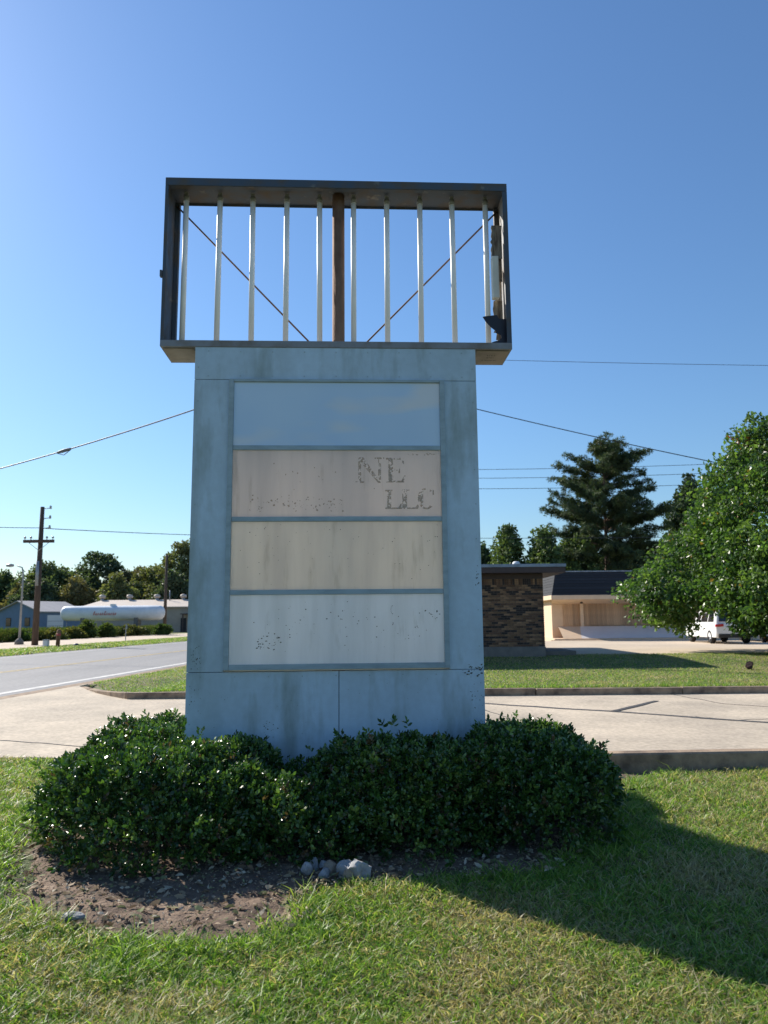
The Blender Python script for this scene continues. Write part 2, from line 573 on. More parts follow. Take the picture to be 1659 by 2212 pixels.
b = MB()
poly = drive_near + [(40, 15.93), (-5.4, 15.93), (-6.6, 17.4), (-7.75, 19.3), (-7.75, 19.9), (road_x(-9.45, 19.9), 19.9), (road_x(-9.45, 9.6), 9.6)]
b.slab(poly, -.07, .016)
drive = tag(b.build('driveway', M['concrete']), kind='structure')


def strip(px_pts, z, wid, name, m, parent, h=.004):
    pts = [gnd(x, y, z) for x, y in px_pts]
    vs, fs = [], []
    for i, p in enumerate(pts):
        d = (pts[min(i + 1, len(pts) - 1)] - pts[max(i - 1, 0)])
        n = Vector((-d.y, d.x, 0)).normalized() * wid / 2 * rnd.uniform(.8, 1.2)
        vs += [(p.x - n.x, p.y - n.y, z), (p.x + n.x, p.y + n.y, z)]
    for i in range(len(pts) - 1):
        fs.append((2 * i, 2 * i + 1, 2 * i + 3, 2 * i + 2))
    vs += [(x, y, zz + h) for x, y, zz in vs]
    k = len(pts) * 2
    fs += [tuple(j + k for j in f) for f in fs]
    fs += [(2 * i, 2 * i + 2, 2 * i + 2 + k, 2 * i + k) for i in range(len(pts) - 1)]
    fs += [(2 * i + 1, 2 * i + 3, 2 * i + 3 + k, 2 * i + 1 + k) for i in range(len(pts) - 1)]
    return MB().add(vs, fs).build(name, m, parent)


def jag(pts, n, a):
    out = []
    for i in range(len(pts) - 1):
        for k in range(n):
            t = k / n
            out.append((pts[i][0] * (1 - t) + pts[i + 1][0] * t + rnd.uniform(-a, a), pts[i][1] * (1 - t) + pts[i + 1][1] * t + rnd.uniform(-a, a) * .25))
    return out + [pts[-1]]


strip(jag([(980, 1517), (1050, 1520), (1320, 1537), (1659, 1561), (1800, 1572)], 5, 2), .017, .13, 'dark_strip', M['dark_line'], drive)  # long dark strip laid flat across the driveway
strip(jag([(1326, 1536), (1418, 1514)], 5, 1.5), .0225, .10, 'dark_strip', M['dark_line'], drive)  # short dark strip branching off the long one
strip(jag([(1040, 1532), (1095, 1550), (1130, 1572)], 5, 3), .017, .02, 'crack', M['dark_line'], drive)
strip(jag([(1450, 1500), (1560, 1520), (1659, 1527)], 5, 3), .017, .022, 'crack', M['dark_line'], drive)
strip(jag([(-60, 1596), (70, 1604), (180, 1613), (300, 1606)], 5, 3), .017, .025, 'crack', M['dark_line'], drive)
strip(jag([(180, 1608), (235, 1596), (262, 1588)], 4, 3), .0175, .02, 'crack', M['dark_line'], drive)
strip(jag([(1500, 1548), (1580, 1556), (1659, 1553)], 5, 3), .017, .012, 'crack', M['dark_line'], drive)

# road with gutter and lines
ya, yb = -60, 330
b = MB().slab([(road_x(-22, ya), ya), (road_x(-9.95, ya), ya), (road_x(-9.95, yb), yb), (road_x(-22, yb), yb)], -.2, -.02)
road = tag(b.build('road', M['asphalt']), kind='structure')
for nm, off, wd, m in (('edge_line', -10.45, .26, 'white_line'), ('centre_line', -14.85, .12, 'yellow'), ('centre_line', -15.10, .12, 'yellow'), ('edge_line', -21.1, .13, 'white_line')):
    MB().slab([(road_x(off - wd / 2, ya), ya), (road_x(off + wd / 2, ya), ya), (road_x(off + wd / 2, yb), yb), (road_x(off - wd / 2, yb), yb)], -.02, -.015).build(nm, M[m], road)
b = MB()
gut = tag(MB().slab([(road_x(-9.947, ya), ya), (road_x(-9.453, ya), ya), (road_x(-9.453, yb), yb), (road_x(-9.947, yb), yb)], -.2, -.004).build('gutter', M['kerb']), kind='structure')
# concrete frontage across the road
far_lot = tag(MB().slab([(road_x(-27.0, 30), 30), (road_x(-26.0, 120), 120), (road_x(-37, 120), 120), (road_x(-38, 30), 30)], -.3, -.03).build('frontage_lot', M['lot']), kind='structure')
far_park = tag(MB().slab([(4.85, 26.55), (60, 26.9), (60, 44.6), (4.85, 44.6)], -.2, .30).build('parking_lot', M['lot']), kind='structure')


def verge_z(x, y):
    return -.03 + .05 * sm(0, .6, road_x(-22, y) - x) + .02 * (vnoise(x, y, .6, 21) - .5)


tag(grid_sheet('road_verge', -34, -14, 28, 116, .5, verge_z, M['field'], keep=lambda x, y: (x < road_x(-21.9, y)) & (x > road_x(-27.2, y))), kind='structure')

# kerbs, stone by stone
kf = tag(empty('far_kerb', (0, 15.93, 0)), kind='structure')
x = -5.4
while x < 36:
    ln = rnd.choice((1.22, 2.44, 3.05)) if x < 6 else 3.05
    h = .155 + rnd.uniform(-.008, .008) - (.015 if x < -4 else 0)
    dy = rnd.uniform(-.02, .02)
    MB().prism([(0, -.05), (ln - .02, -.05), (ln - .02, h), (0, h)], 0, .15).build('kerb_stone', M['kerb'], kf, bevel=.012, loc=(x, dy, 0))
    x += ln
pts = [(-5.42, 15.95), (-5.95, 16.55), (-6.5, 17.25), (-7.1, 18.2), (-7.7, 19.2)]
for i in range(4):
    h0, h1 = .145 - .035 * i, .145 - .035 * (i + 1)
    (ax, ay), (bx, by) = pts[i], pts[i + 1]
    d = Vector((bx - ax, by - ay, 0))
    d2 = d.normalized() * .015
    n = Vector((-d.y, d.x, 0)).normalized() * -.16
    q = [(ax + d2.x, ay + d2.y), (bx, by), (bx + n.x, by + n.y), (ax + n.x + d2.x, ay + n.y + d2.y)]
    q = [(px_, py_ - 15.93) for px_, py_ in q]
    vs = [(*p, -.05) for p in q] + [(*q[0], h0), (*q[1], h1), (*q[2], h1), (*q[3], h0)]
    MB().add(vs, [(0, 3, 2, 1), (4, 5, 6, 7), (0, 1, 5, 4), (1, 2, 6, 5), (2, 3, 7, 6), (3, 0, 4, 7)]).build('kerb_stone', M['kerb'], kf, bevel=.01)

kn = tag(empty('near_kerb', (2.1, 8.1, 0), math.atan2(.35, 8)), kind='structure')
ang = [(math.pi / 2 + math.pi * k / 8) for k in range(9)]
nose = [(.13 + .14 * math.cos(a), .09 + .09 * math.sin(a)) for a in ang]
MB().slab(nose + [(2.4, 0), (2.4, .18)], -.06, .19).build('kerb_stone', M['kerb'], kn, bevel=.018)
for k in range(4):
    MB().slab([(2.415 + 3 * k, 0), (5.40 + 3 * k, 0), (5.40 + 3 * k, .18), (2.415 + 3 * k, .18)], -.06, .19).build('kerb_stone', M['kerb'], kn, bevel=.018)

# ------------------------------------------------------------------ bare soil around the hedge
hedge_foot = [(-2.45, 5.9), (-2.05, 5.25), (-1.2, 5.0), (-.5, 5.15), (.3, 5.35), (1.2, 5.45), (1.8, 5.9), (2.0, 6.7), (1.7, 7.5), (.8, 7.9), (-1.8, 7.9), (-2.5, 7.2)]
dirt_px = [(88, 1790), (40, 1880), (18, 1960), (120, 1990), (250, 2018), (420, 2034), (545, 2020), (600, 1990), (640, 1938), (740, 1908), (900, 1900), (1150, 1888), (1290, 1830), (1350, 1740), (1345, 1690), (1420, 1672)]
dirt = [(gnd(x, y).x, gnd(x, y).y) for x, y in dirt_px] + [(2.6, 8.06), (1.2, 8.2), (-1.5, 8.4), (-2.6, 7.6)]


def dirt_d(x, y):
    return poly_dist(x, y, dirt) + .10 * (vnoise(x, y, 5, 31) - .5) + .16 * (vnoise(x, y, 2.2, 32) - .5)


tag(grid_sheet('soil_bed', -3.4, 3.3, 3.9, 8.3, .035,
               lambda x, y: lawn_z(x, y) - .03 + .06 * sm(-.08, .25, dirt_d(x, y)) + .022 * (vnoise(x, y, 14, 33) - .5) + .012 * (vnoise(x, y, 31, 34) - .5) - .06 * sm(-.08, .06, y - near_edge(x)),
               M['dirt'], keep=lambda x, y: (dirt_d(x, y) > -.16) & (y < near_edge(x) + .1)), kind='structure')


# ------------------------------------------------------------------ grass
def blades(name, x, y, z, h, wd, lean, col, m):
    n = len(x)
    a = rng.random(n) * 2 * math.pi
    fx, fy = np.cos(a), np.sin(a)
    la = rng.random(n) * 2 * math.pi
    lx, ly = np.cos(la) * lean * h, np.sin(la) * lean * h
    o = lambda k, f, t: np.stack([x + fx * wd * f * k + lx * t * t, y + fy * wd * f * k + ly * t * t, z + h * t * (1 - .25 * lean * t)], 1)
    V = np.stack([o(-.5, 1, 0), o(.5, 1, 0), o(-.5, .85, .55), o(.5, .85, .55), o(0, 0, 1)], 1).reshape(-1, 3)
    b = np.arange(n) * 5
    cc = np.repeat(col, 5, 0).reshape(n, 5, 3)
    cc[:, :2] = cc[:, :2] * .8 + np.array([.16, .13, .07]) * .2
    return np_mesh(name, V, [np.stack([b, b + 1, b + 3, b + 2], 1), np.stack([b + 2, b + 3, b + 4], 1)], m, cc.reshape(-1, 3))


GREEN = np.array([[.16, .30, .038], [.23, .36, .055], [.08, .185, .030], [.29, .39, .095]])
STRAW = np.array([[.46, .40, .22], [.34, .28, .14], [.55, .49, .31]])


def blade_cols(x, y, dry):
    n = len(x)
    c = GREEN[rng.integers(0, 4, n)] * rng.uniform(.75, 1.2, (n, 1))
    s = STRAW[rng.integers(0, 3, n)] * rng.uniform(.8, 1.1, (n, 1))
    return np.where((rng.random(n) < dry)[:, None], s, c)


def scatter(n, y0, y1, wid, pw=1.0):
    y = y0 + (y1 - y0) * rng.random(n) ** pw
    x = (rng.random(n) * 2 - 1) * (wid * y + .8)
    return x, y


x, y = scatter(330000, 2.6, 9.5, .62, 1.35)
d = dirt_d(x, y)
k = (y < near_edge(x) - .02) & (rng.random(len(x)) > sm(-.16, .06, d)) & (poly_dist(x, y, [(1.9, 8.02), (2.1, 8.0), (9, 8.35), (9, 8.7), (1.9, 8.3)]) < 0)
x, y, d = x[k], y[k], d[k]
tall = vnoise(x, y, 1.7, 41)
clump = vnoise(x, y, 9, 42)
dryp = .07 + .16 * sm(-1.0, 2.2, x) + .44 * sm(.42, .78, vnoise(x, y, 1.3, 43)) + .22 * sm(.5, .8, vnoise(x, y, 4.5, 44)) + .15 * sm(5.5, 8.0, y)
near_bed = np.exp(-(np.maximum(-d, 0) / .28) ** 2)
h = (.022 + .044 * rng.random(len(x)) ** 1.5 + .062 * tall * clump) * (1 + .75 * near_bed * clump) * np.where(rng.random(len(x)) < .012, 1.9, 1)
dry = rng.random(len(x)) < 0
gl = link('grass', blades('grass', x, y, lawn_z(x, y) - .004, h, .0042 + .0034 * rng.random(len(x)) ** 2 + .0005 * y, .5 + .8 * rng.random(len(x)), blade_cols(x, y, np.clip(dryp - .3 * near_bed, 0, 1)), M['blade']))
tag(gl, 'short sunlit lawn grass around the sign, green mixed with straw', 'grass', kind='stuff')

# thatch: flat dry blades and clippings lying between the green ones
x, y = scatter(60000, 2.6, 8.5, .62, 1.3)
k = (y < near_edge(x) - .05) & (rng.random(len(x)) > sm(-.3, .0, dirt_d(x, y)))
x, y = x[k], y[k]
n = len(x)
a = rng.random(n) * 6.283
D = np.stack([np.cos(a), np.sin(a), rng.normal(0, .25, n)], 1)
P = np.stack([x, y, lawn_z(x, y) + .008 + .02 * rng.random(n)], 1)
tag(link('thatch', cards('thatch', P, D, .03 + .05 * rng.random(n), .004 + .003 * rng.random(n), STRAW[rng.integers(0, 3, n)] * rng.uniform(.45, 1.0, (n, 1)), M['blade'])),
    'dry straw clippings lying in the lawn around the sign', 'clippings', kind='stuff')

# back lawn and the wedge by the road
n = 150000
y = 16.1 + 11 * rng.random(n) ** 1.1
x = (rng.random(n) * 2 - 1) * (.60 * y)
k = (x > far_left(y) + .1) & (y > 15.98 + np.where(x < -5.4, (-5.4 - x) * 1.45 + .1, 0)) & ((x < 4.8) | (y < 26.5)) & ~((x > -2) & (x < 5.4) & (y > 25.2))
x, y = x[k], y[k]
z = far_z(x, y) - .12 * sm(18.6, 16.4, y - 1.15 * (x + 7.4)) * sm(-4.6, -5.6, x) - .16 * sm(.35, 0, x - far_left(y))
dryp = np.where(x < -2, .12, .30) + .35 * sm(.4, .75, vnoise(x, y, .55, 51)) - .25 * sm(17.4, 16.4, y)
edge = 1 + .9 * sm(16.5, 16.1, y)
tag(link('grass', blades('back_grass', x, y, z - .01, (.035 + .035 * rng.random(len(x))) * edge, .009 + .006 * rng.random(len(x)), .5 + .7 * rng.random(len(x)), blade_cols(x, y, np.clip(dryp, .04, 1)), M['blade'])),
    'mown lawn grass beyond the driveway, in front of the brick building', 'grass', kind='stuff')

# verge across the road
n = 30000
y = 30 + 75 * rng.random(n)
x = road_x(-22.1 - 5 * rng.random(n), y)
tag(link('grass', blades('verge_grass', x, y, verge_z(x, y) - .02, .08 + .09 * rng.random(n), .03 + .02 * rng.random(n), .6 + .5 * rng.random(n), blade_cols(x, y, np.full(n, .25)), M['blade'])),
    'rough grass strip on the far side of the road', 'grass', kind='stuff')

# leaf litter and clods on the soil
x = rng.uniform(-3.1, 2.6, 14000)
y = rng.uniform(4.1, 6.4, 14000)
d = dirt_d(x, y)
k = (d > -.12) & (poly_dist(x, y, hedge_foot) < .25)
x, y = x[k], y[k]
n = len(x)
a = rng.random(n) * 6.283
D = np.stack([np.cos(a), np.sin(a), rng.normal(0, .18, n)], 1)
LIT = np.array([[.36, .27, .18], [.22, .155, .10], [.52, .45, .34], [.26, .28, .14], [.42, .33, .23]])
sz = rng.random(n) ** 4
tag(link('leaf_litter', leaves('leaf_litter', np.stack([x, y, lawn_z(x, y) + .035 + .01 * rng.random(n)], 1), D, .015 + .055 * sz, .006 + .022 * sz, LIT[rng.integers(0, 5, n)] * rng.uniform(.7, 1.15, (n, 1)), M['litter'])),
    'dead leaves and chips scattered on the bare soil by the hedge', 'leaf litter', kind='stuff')


def rock_mesh(name, m, seed, sx, sy, sz, sub=2):
    bm = bmesh.new()
    bmesh.ops.create_icosphere(bm, subdivisions=3, radius=1)
    r = random.Random(seed)
    pl = [(Vector((r.gauss(0, 1), r.gauss(0, 1), r.gauss(0, 1))).normalized(), r.uniform(.55, .85)) for _ in range(9)]
    for v in bm.verts:
        for nn, dd in pl:
            t = v.co.dot(nn) - dd
            if t > 0: v.co -= nn * t
        v.co *= 1 + r.uniform(-.07, .07)
        v.co.x *= sx
        v.co.y *= sy
        v.co.z *= sz
    me = bpy.data.meshes.new(name)
    bm.to_mesh(me)
    bm.free()
    me.materials.append(m)
    return me


b = MB()
cl = []
for i in range(420):
    cx_, cy_ = rnd.uniform(-3.0, 1.2), rnd.uniform(4.15, 5.6)
    if dirt_d(np.array([cx_]), np.array([cy_]))[0] < .0: continue
    s_ = .006 + .016 * rnd.random() ** 3
    z_ = float(lawn_z(cx_, cy_)) + .03
    t_ = [(cx_ + s_ * rnd.uniform(.6, 1.2) * math.cos(q * 1.2566), cy_ + s_ * rnd.uniform(.6, 1.2) * math.sin(q * 1.2566), z_ - .01) for q in range(5)]
    b.add(t_ + [(cx_ + rnd.uniform(-.3, .3) * s_, cy_, z_ + s_ * rnd.uniform(.5, 1))], [(q, (q + 1) % 5, 5) for q in range(5)])
tag(b.build('soil_clods', M['dirt']), 'small clods and pebbles on the bare soil before the hedge', 'clods', kind='stuff')

rocks = [  # px, py (base), width in px, height px, material, label
    (778, 1893, 46, 40, 'rock_white', 'bright white broken quartz rock at the foot of the hedge, whitest of the pile'),
    (747, 1890, 34, 36, 'rock_grey', 'pale grey rounded rock beside the bright white quartz rock'),
    (752, 1897, 22, 22, 'rock_tan', 'small tan stone in front of the pale grey rounded rock'),
    (717, 1880, 30, 24, 'rock_tan', 'brown flat-topped stone left lying behind the rock pile'),
    (679, 1877, 22, 26, 'rock_grey', 'small grey-blue rock under the hedge twigs'),
    (660, 1888, 24, 26, 'rock_white', 'jagged white rock splinter by the hedge twigs'),
    (701, 1892, 26, 17, 'rock_grey', 'low grey stone half sunk in the soil by the hedge'),
    (698, 1876, 14, 20, 'rock_white', 'thin upright white chip of rock in the pile'),
]
for i, (px_, py_, wpx, hpx, m, lb) in enumerate(rocks):
    g = gnd(px_, py_, .03)
    k = g.y / F * 1.04
    o = link('rock', rock_mesh('rock', M[m], 60 + i, wpx * k / 1.7, wpx * k / 1.8, hpx * k / 1.7))
    o.location = (g.x, g.y, .03 + hpx * k * .26)
    o.rotation_euler = (0, 0, i * 1.3)
    tag(o, lb, 'rock')
g = gnd(155, 1990, .02)
tag(link('rock', rock_mesh('rock', M['rock_grey'], 91, .075, .035, .028), loc=(g.x, g.y, .04)), 'lone pale flat stone on the sunlit soil edge', 'rock')

# ------------------------------------------------------------------ the sign
sg = empty('pylon_sign', (0, 6.5, 0), R(2.77))
tag(sg, 'tall weathered blue-grey pylon sign with empty open top frame and four panels', 'sign')
PL, PR, HL, HR = -1.681, .848, -1.996, 1.189
DEP = .42
SEAM = -.396


def clad(x0, x1, z0, z1, y0=0.0, y1=.026):
    MB().box(x0, x1, y0, y1, z0, z1).build('cladding_panel', M['paint'], sg, bevel=.002)


clad(PL, SEAM - .003, -.05, 1.172)
clad(SEAM + .003, PR, -.05, 1.172)
clad(PL, -1.372, 1.176, 3.736)
clad(.554, PR, 1.176, 3.736)
clad(PL, PR, 3.740, 4.040)
for x0, x1 in ((PL, PL + .026), (PR - .026, PR)):                # side skins
    for z0, z1 in ((-.05, 1.172), (1.176, 3.736), (3.740, 4.04)):
        MB().box(x0, x1, .0275, DEP - .028, z0, z1).build('side_cladding', M['paint'], sg)
for x0, x1, z0, z1 in ((PL, PR, -.05, 1.186), (PL, PR, 3.740, 4.04), (PL, -1.372, 1.19, 3.736), (.554, PR, 1.19, 3.736)):
    MB().box(x0, x1, DEP - .026, DEP, z0, z1).build('rear_cladding', M['paint'], sg)
MB().box(PL + .03, PR - .03, .03, DEP - .03, -.1, 1.14).build('base_block', M['found'], sg)

# cabinet with four faces
FL, FR, FB, FT = -1.37, .552, 1.19, 3.736
SW = .044
cab = sg                                                         # a hollow light box: the sun behind glows through both faces
for x0, x1, z0, z1 in ((FL - .012, FL - .002, FB, FT), (FR + .002, FR + .012, FB, FT), (FL - .001, FR + .001, FB - .012, FB - .002), (FL - .001, FR + .001, FT + .0045, FT + .014)):
    MB().box(x0, x1, .028, DEP - .028, z0, z1).build('lining', M['lining'], sg)
fr = lambda nm, x0, x1, z0, z1, y=-.035: MB().box(x0, x1, y, -.001, z0, z1).build(nm, M['paint_frame'], cab, bevel=.003)
fr('frame_stile', FL, FL + SW, FB, FT)
fr('frame_stile', FR - SW, FR, FB, FT)
fr('frame_rail', FL + SW + .001, FR - SW - .001, FB, FB + .046)
fr('frame_rail', FL + SW + .001, FR - SW - .001, FT - .026, FT)
DV = [3.110, 2.475, 1.842]
for z in DV: fr('divider_rail', FL + SW + .001, FR - SW - .001, z - .021, z + .021, -.030)
edges = [FT - .026] + DV + [FB + .046]
faces = []
for i in range(4):
    zt = edges[i] - (.0215 if i else .001)
    zb = edges[i + 1] + (.0215 if i < 3 else .001)
    o = MB().box(FL + SW + .001, FR - SW - .001, -.018, -.004, zb, zt).build('face_panel', M['face%d' % (i + 1)], cab)
    faces.append((o, zb, zt))
for i, (o, zb, zt) in enumerate(faces):
    MB().box(FL + .001, FR - .001, DEP - .016, DEP - .004, zb - .02, zt + .019).build('rear_face_panel', M['face1'] if i == 0 else M['rear_face'], sg)
faces[0][0]['label'] = 'smoky blue blank face panel, topmost'
faces[1][0]['label'] = 'beige face panel with peeling letters NE and LLC'
faces[2][0]['label'] = 'blank streaked cream face panel'
faces[3][0]['label'] = 'white face panel speckled with dark chips, lowest'


# lettering, serif capitals built stroke by stroke
def letter(ch, x, z, h, wd):
    b = MB()
    y0, y1 = -.0205, -.0185
    t, s, sf = .26 * wd, .085 * h, .12 * wd

    def bar(a0, a1, c0, c1): b.box(x + a0 * wd, x + a1 * wd, y0, y1, z + c0 * h, z + c1 * h)
    if ch in 'LE':
        bar(.12, .36, .07, .93)
        bar(.0, .48, .93, 1.0)
        bar(.0, .92, .0, .07)
        b.prism([(x + .92 * wd, z), (x + 1.0 * wd, z + .28 * h), (x + .93 * wd, z + .28 * h), (x + .78 * wd, z + .07 * h)], y0, y1)
    if ch == 'E':
        bar(.48, .9, .93, 1.0)
        b.prism([(x + .90 * wd, z + h), (x + .93 * wd, z + .74 * h), (x + .86 * wd, z + .74 * h), (x + .74 * wd, z + .93 * h)], y0, y1)
        bar(.36, .66, .48, .55)
        bar(.64, .71, .38, .65)
    if ch == 'N':
        bar(.10, .20, .06, .9)
        bar(.0, .32, .0, .06)
        bar(.80, .90, .12, .94)
        bar(.68, 1.02, .94, 1.0)
        b.prism([(x, z + h), (x + .28 * wd, z + h), (x + .90 * wd, z + .0 * h), (x + .80 * wd, z), (x + .08 * wd, z + .94 * h)], y0, y1)
    if ch == 'C':
        n = 16
        for i in range(n):
            a0, a1 = R(48 + 264 * i / n), R(48 + 264 * (i + 1) / n)

            def pt(a, k): return (x + wd * (.5 + (.5 - k * (.25 * abs(math.cos(a)) + .07)) * math.cos(a)), z + h * (.5 + (.52 - k * .075) * math.sin(a)))
            b.prism([pt(a0, 0), pt(a1, 0), pt(a1, 1), pt(a0, 1)], y0, y1)
        bar(.86, .93, .66, .99)
    return b


def onface(px_, py_):
    """photo pixel -> u,z on the sign front"""
    d = ray(px_, py_)
    n = Vector((-math.sin(R(2.77)), math.cos(R(2.77)), 0))
    t = 6.5 * n.y / d.dot(n)
    p = Vector((0, 0, HC)) + d * t
    return (p.x * math.cos(R(2.77)) + (p.y - 6.5) * math.sin(R(2.77)), p.z)


f2 = faces[1][0]
for ch, x0, x1, yt, yb_ in (('N', 768, 829, 989, 1044), ('E', 834, 876, 990, 1043), ('L', 832, 868, 1059, 1100), ('L', 864, 906, 1058, 1100), ('C', 902, 940, 1056, 1100)):
    u0, zb = onface(x0, yb_)
    u1, _ = onface(x1, yb_)
    _, zt = onface(x0, yt)
    letter(ch, u0, zb, zt - zb, u1 - u0).build('letter', M['letter'], f2)


def flecks(spots, name, m, parent, y=-.0195):
    b = MB()
    for px_, py_, r_, asp in spots:
        u, z = onface(px_, py_)
        n = 6
        a0 = rnd.random() * 6.28
        sl_ = rnd.uniform(-.6, .6)
        ps = []
        for k in range(n):
            a = 2 * math.pi * k / n
            rr = r_ * rnd.uniform(.55, 1.1)
            ps.append((u + rr * asp * math.cos(a) + sl_ * rr * math.sin(a), z + rr * math.sin(a)))
        b.prism(ps, y, y + .002)
    o = b.build(name, m, parent)
    o['kind'] = 'stuff'
    return o


sp = []
for px_, dn in ((548, 3), (562, 3), (590, 2), (612, 3), (630, 5), (645, 4), (664, 4), (692, 4), (716, 4), (740, 2)):
    for _ in range(dn): sp.append((px_ + rnd.gauss(0, 5), 1091 + rnd.gauss(0, 6), rnd.uniform(.003, .010), rnd.uniform(.7, 1.4)))
for px_, py_ in ((643, 1023), (716, 1048), (689, 1030), (617, 1042), (770, 1043), (808, 1056), (775, 1035)): sp.append((px_, py_, .010, .7))
for _ in range(26): sp.append((rnd.uniform(880, 945), rnd.uniform(981, 984), rnd.uniform(.002, .004), 3))
for px_ in range(540, 745, 14):
    for _ in range(5): sp.append((px_ + rnd.gauss(0, 4), 1088 + rnd.gauss(0, 9), rnd.uniform(.003, .012), rnd.uniform(.5, 1.3)))
for px_ in range(590, 760, 26):
    for _ in range(2): sp.append((px_ + rnd.gauss(0, 8), 1022 + rnd.gauss(0, 16), rnd.uniform(.003, .009), .8))
flecks(sp, 'letter_remnant', M['letter'], f2)
sp = []
for _ in range(34): sp.append((rnd.gauss(578, 18), rnd.gauss(1388, 8), rnd.uniform(.003, .012), 1.5))
for _ in range(60): sp.append((rnd.uniform(545, 935), rnd.gauss(1352, 22), rnd.uniform(.002, .010), rnd.uniform(.8, 2)))
for _ in range(12): sp.append((rnd.gauss(935, 10), rnd.gauss(1325, 6), rnd.uniform(.003, .012), 1.3))
for _ in range(20): sp.append((rnd.uniform(560, 930), rnd.uniform(1300, 1410), rnd.uniform(.002, .006), 1))
for q in range(9):
    a = R(100 + 20 * q)
    sp.append((849 + 5 * math.cos(a), 1317 - 9 * math.sin(a), .006, .8))
sp = [(a, b_, r_ * .62, k) for a, b_, r_, k in sp]
flecks(sp, 'chipped_spot', M['fleck'], faces[3][0])
sp = [(rnd.uniform(510, 945), rnd.triangular(1130, 1275, 1140), rnd.uniform(.0015, .005), 1) for _ in range(60)]
flecks(sp, 'chipped_spot', M['fleck'], faces[2][0])
sp = []
for _ in range(45): sp.append((rnd.uniform(1000, 1044), rnd.gauss(1448, 6), rnd.uniform(.003, .012), rnd.uniform(1, 2)))
for _ in range(40): sp.append((rnd.gauss(1030, 8), rnd.gauss(1500, 18), rnd.uniform(.002, .009), 1))
for _ in range(14): sp.append((rnd.gauss(1030, 3), rnd.gauss(1240, 25), rnd.uniform(.003, .012), .7))
for _ in range(40): sp.append((rnd.uniform(405, 430), rnd.uniform(1380, 1560), rnd.uniform(.002, .008), 1))
for _ in range(34): sp.append((rnd.gauss(574, 14), rnd.gauss(1574, 12), rnd.uniform(.002, .010), 1.2))
for _ in range(70): sp.append((rnd.uniform(420, 1030), rnd.uniform(1465, 1620), rnd.uniform(.0015, .005), 1))
for _ in range(22): sp.append((rnd.gauss(424, 6), rnd.gauss(1424, 6), rnd.uniform(.003, .010), .8))
sp = [(a, b_, r_ * .7, k) for a, b_, r_, k in sp if rnd.random() < .75]
flecks(sp, 'paint_chip', M['fleck'], sg, y=-.0018)

# screw heads holding the cladding and the frame
b = MB()
def screw(u, z, y=0.0, r_=.0055):
    ps = [(u + r_ * math.cos(2 * math.pi * k / 7), z + r_ * math.sin(2 * math.pi * k / 7)) for k in range(7)]
    b.prism(ps, y - .004, y - .0005)
for k in range(11):
    z = .75 + .31 * k
    for u in (PL + .035, PR - .035): screw(u + rnd.uniform(-.003, .003), z)
for k in range(9):
    u = PL + .12 + .285 * k
    for z in (1.135, 1.215, 3.775, 4.0):
        if z == 1.215 and FL - .02 < u < FR + .02: continue
        screw(u, z + rnd.uniform(-.004, .004))
for k in range(8):
    for u in (FL + .022, FR - .022): screw(u, FB + .12 + .33 * k, -.035, .005)
b.build('screw_heads', M['paint_frame'], sg)['kind'] = 'stuff'

# open head frame
hd = sg
ZB, ZT = 4.06, 5.674
hb = lambda nm, m, *a, bev=.003: MB().box(*a).build(nm, M[m], hd, bevel=bev)
hb('top_sheet', 'steel_dark', HL, HR, .0, DEP, ZT - .006, ZT)
hb('top_lip', 'steel_dark', HL, HR, -.006, -.0005, ZT - .075, ZT + .002)
hb('top_lip', 'steel_dark', HL, HR, DEP + .0005, DEP + .006, ZT - .03, ZT + .002)
hb('top_angle', 'steel_dark', HL + .01, HR - .01, .04, .10, ZT - .05, ZT - .007)
for s, xo in ((1, HL), (-1, HR)):
    x0, x1 = sorted((xo, xo + s * .006))
    hb('side_sheet', 'steel_dark' if s > 0 else 'steel_tray', x0, x1, .0, DEP, ZB, ZT - .007)
    x0, x1 = sorted((xo, xo + s * (.03 if s > 0 else .045)))
    hb('side_lip', 'steel_dark', x0, x1, -.006, -.0005, ZB, ZT - .076)
    x0, x1 = sorted((xo + s * .007, xo + s * .05))
    hb('side_angle', 'steel_dark', x0, x1, DEP - .05, DEP, ZB + .01, ZT - .03)
hb('tray', 'steel_tray', HL, HR, .0, DEP, ZB - .018, ZB - .012)
hb('tray_lip', 'steel_tray', HL, HR, -.007, -.0008, ZB - .02, ZB + .042)
hb('tray_lip', 'steel_tray', HL, HR, DEP + .001, DEP + .006, ZB - .02, ZB + .03)
for x0, x1 in ((HL, PL), (PR, HR)):
    hb('soffit_sheet', 'under', x0 + .02, x1 - .02, .03, DEP - .02, ZB - .027, ZB - .019)
MB().tube([(-.402, .215, 1.14), (-.402, .215, ZT - .01)], .058, 16).build('post', M['rust'], hd)
hb('post_plate', 'steel_dark', -.49, -.31, .13, .30, ZT - .022, ZT - .009)
# fluorescent tubes
tb = MB().tube([(0, 0, .03), (0, 0, 1.50)], .0255, 14).mesh('lamp_tube', M['tube'])
cp = MB().lathe([(.0, 0), (.0275, 0), (.0275, .05), (.0, .05)], 14).mesh('tube_cap', M['cap'])
sk = MB().box(-.018, .018, -.014, .014, 0, .035).mesh('lamp_socket', M['cap'])
for i in range(10):
    u = -1.849 + .318 * i
    o = link('lamp_tube', tb, hd, (u, .20 + rnd.uniform(-.004, .004), ZB + .03))
    o.rotation_euler = (rnd.uniform(-.004, .004), rnd.uniform(-.004, .004), 0)
    for z in (0.0, 1.475): link('tube_cap', cp, o, (0, 0, z))
    link('lamp_socket', sk, o, (0, 0, 1.526))
    link('lamp_socket', sk, o, (0, 0, -.036))
MB().tube([(-1.97, .36, 5.60), (-.52, .36, ZB)], .0085, 6).build('brace_rod', M['rod'], hd)
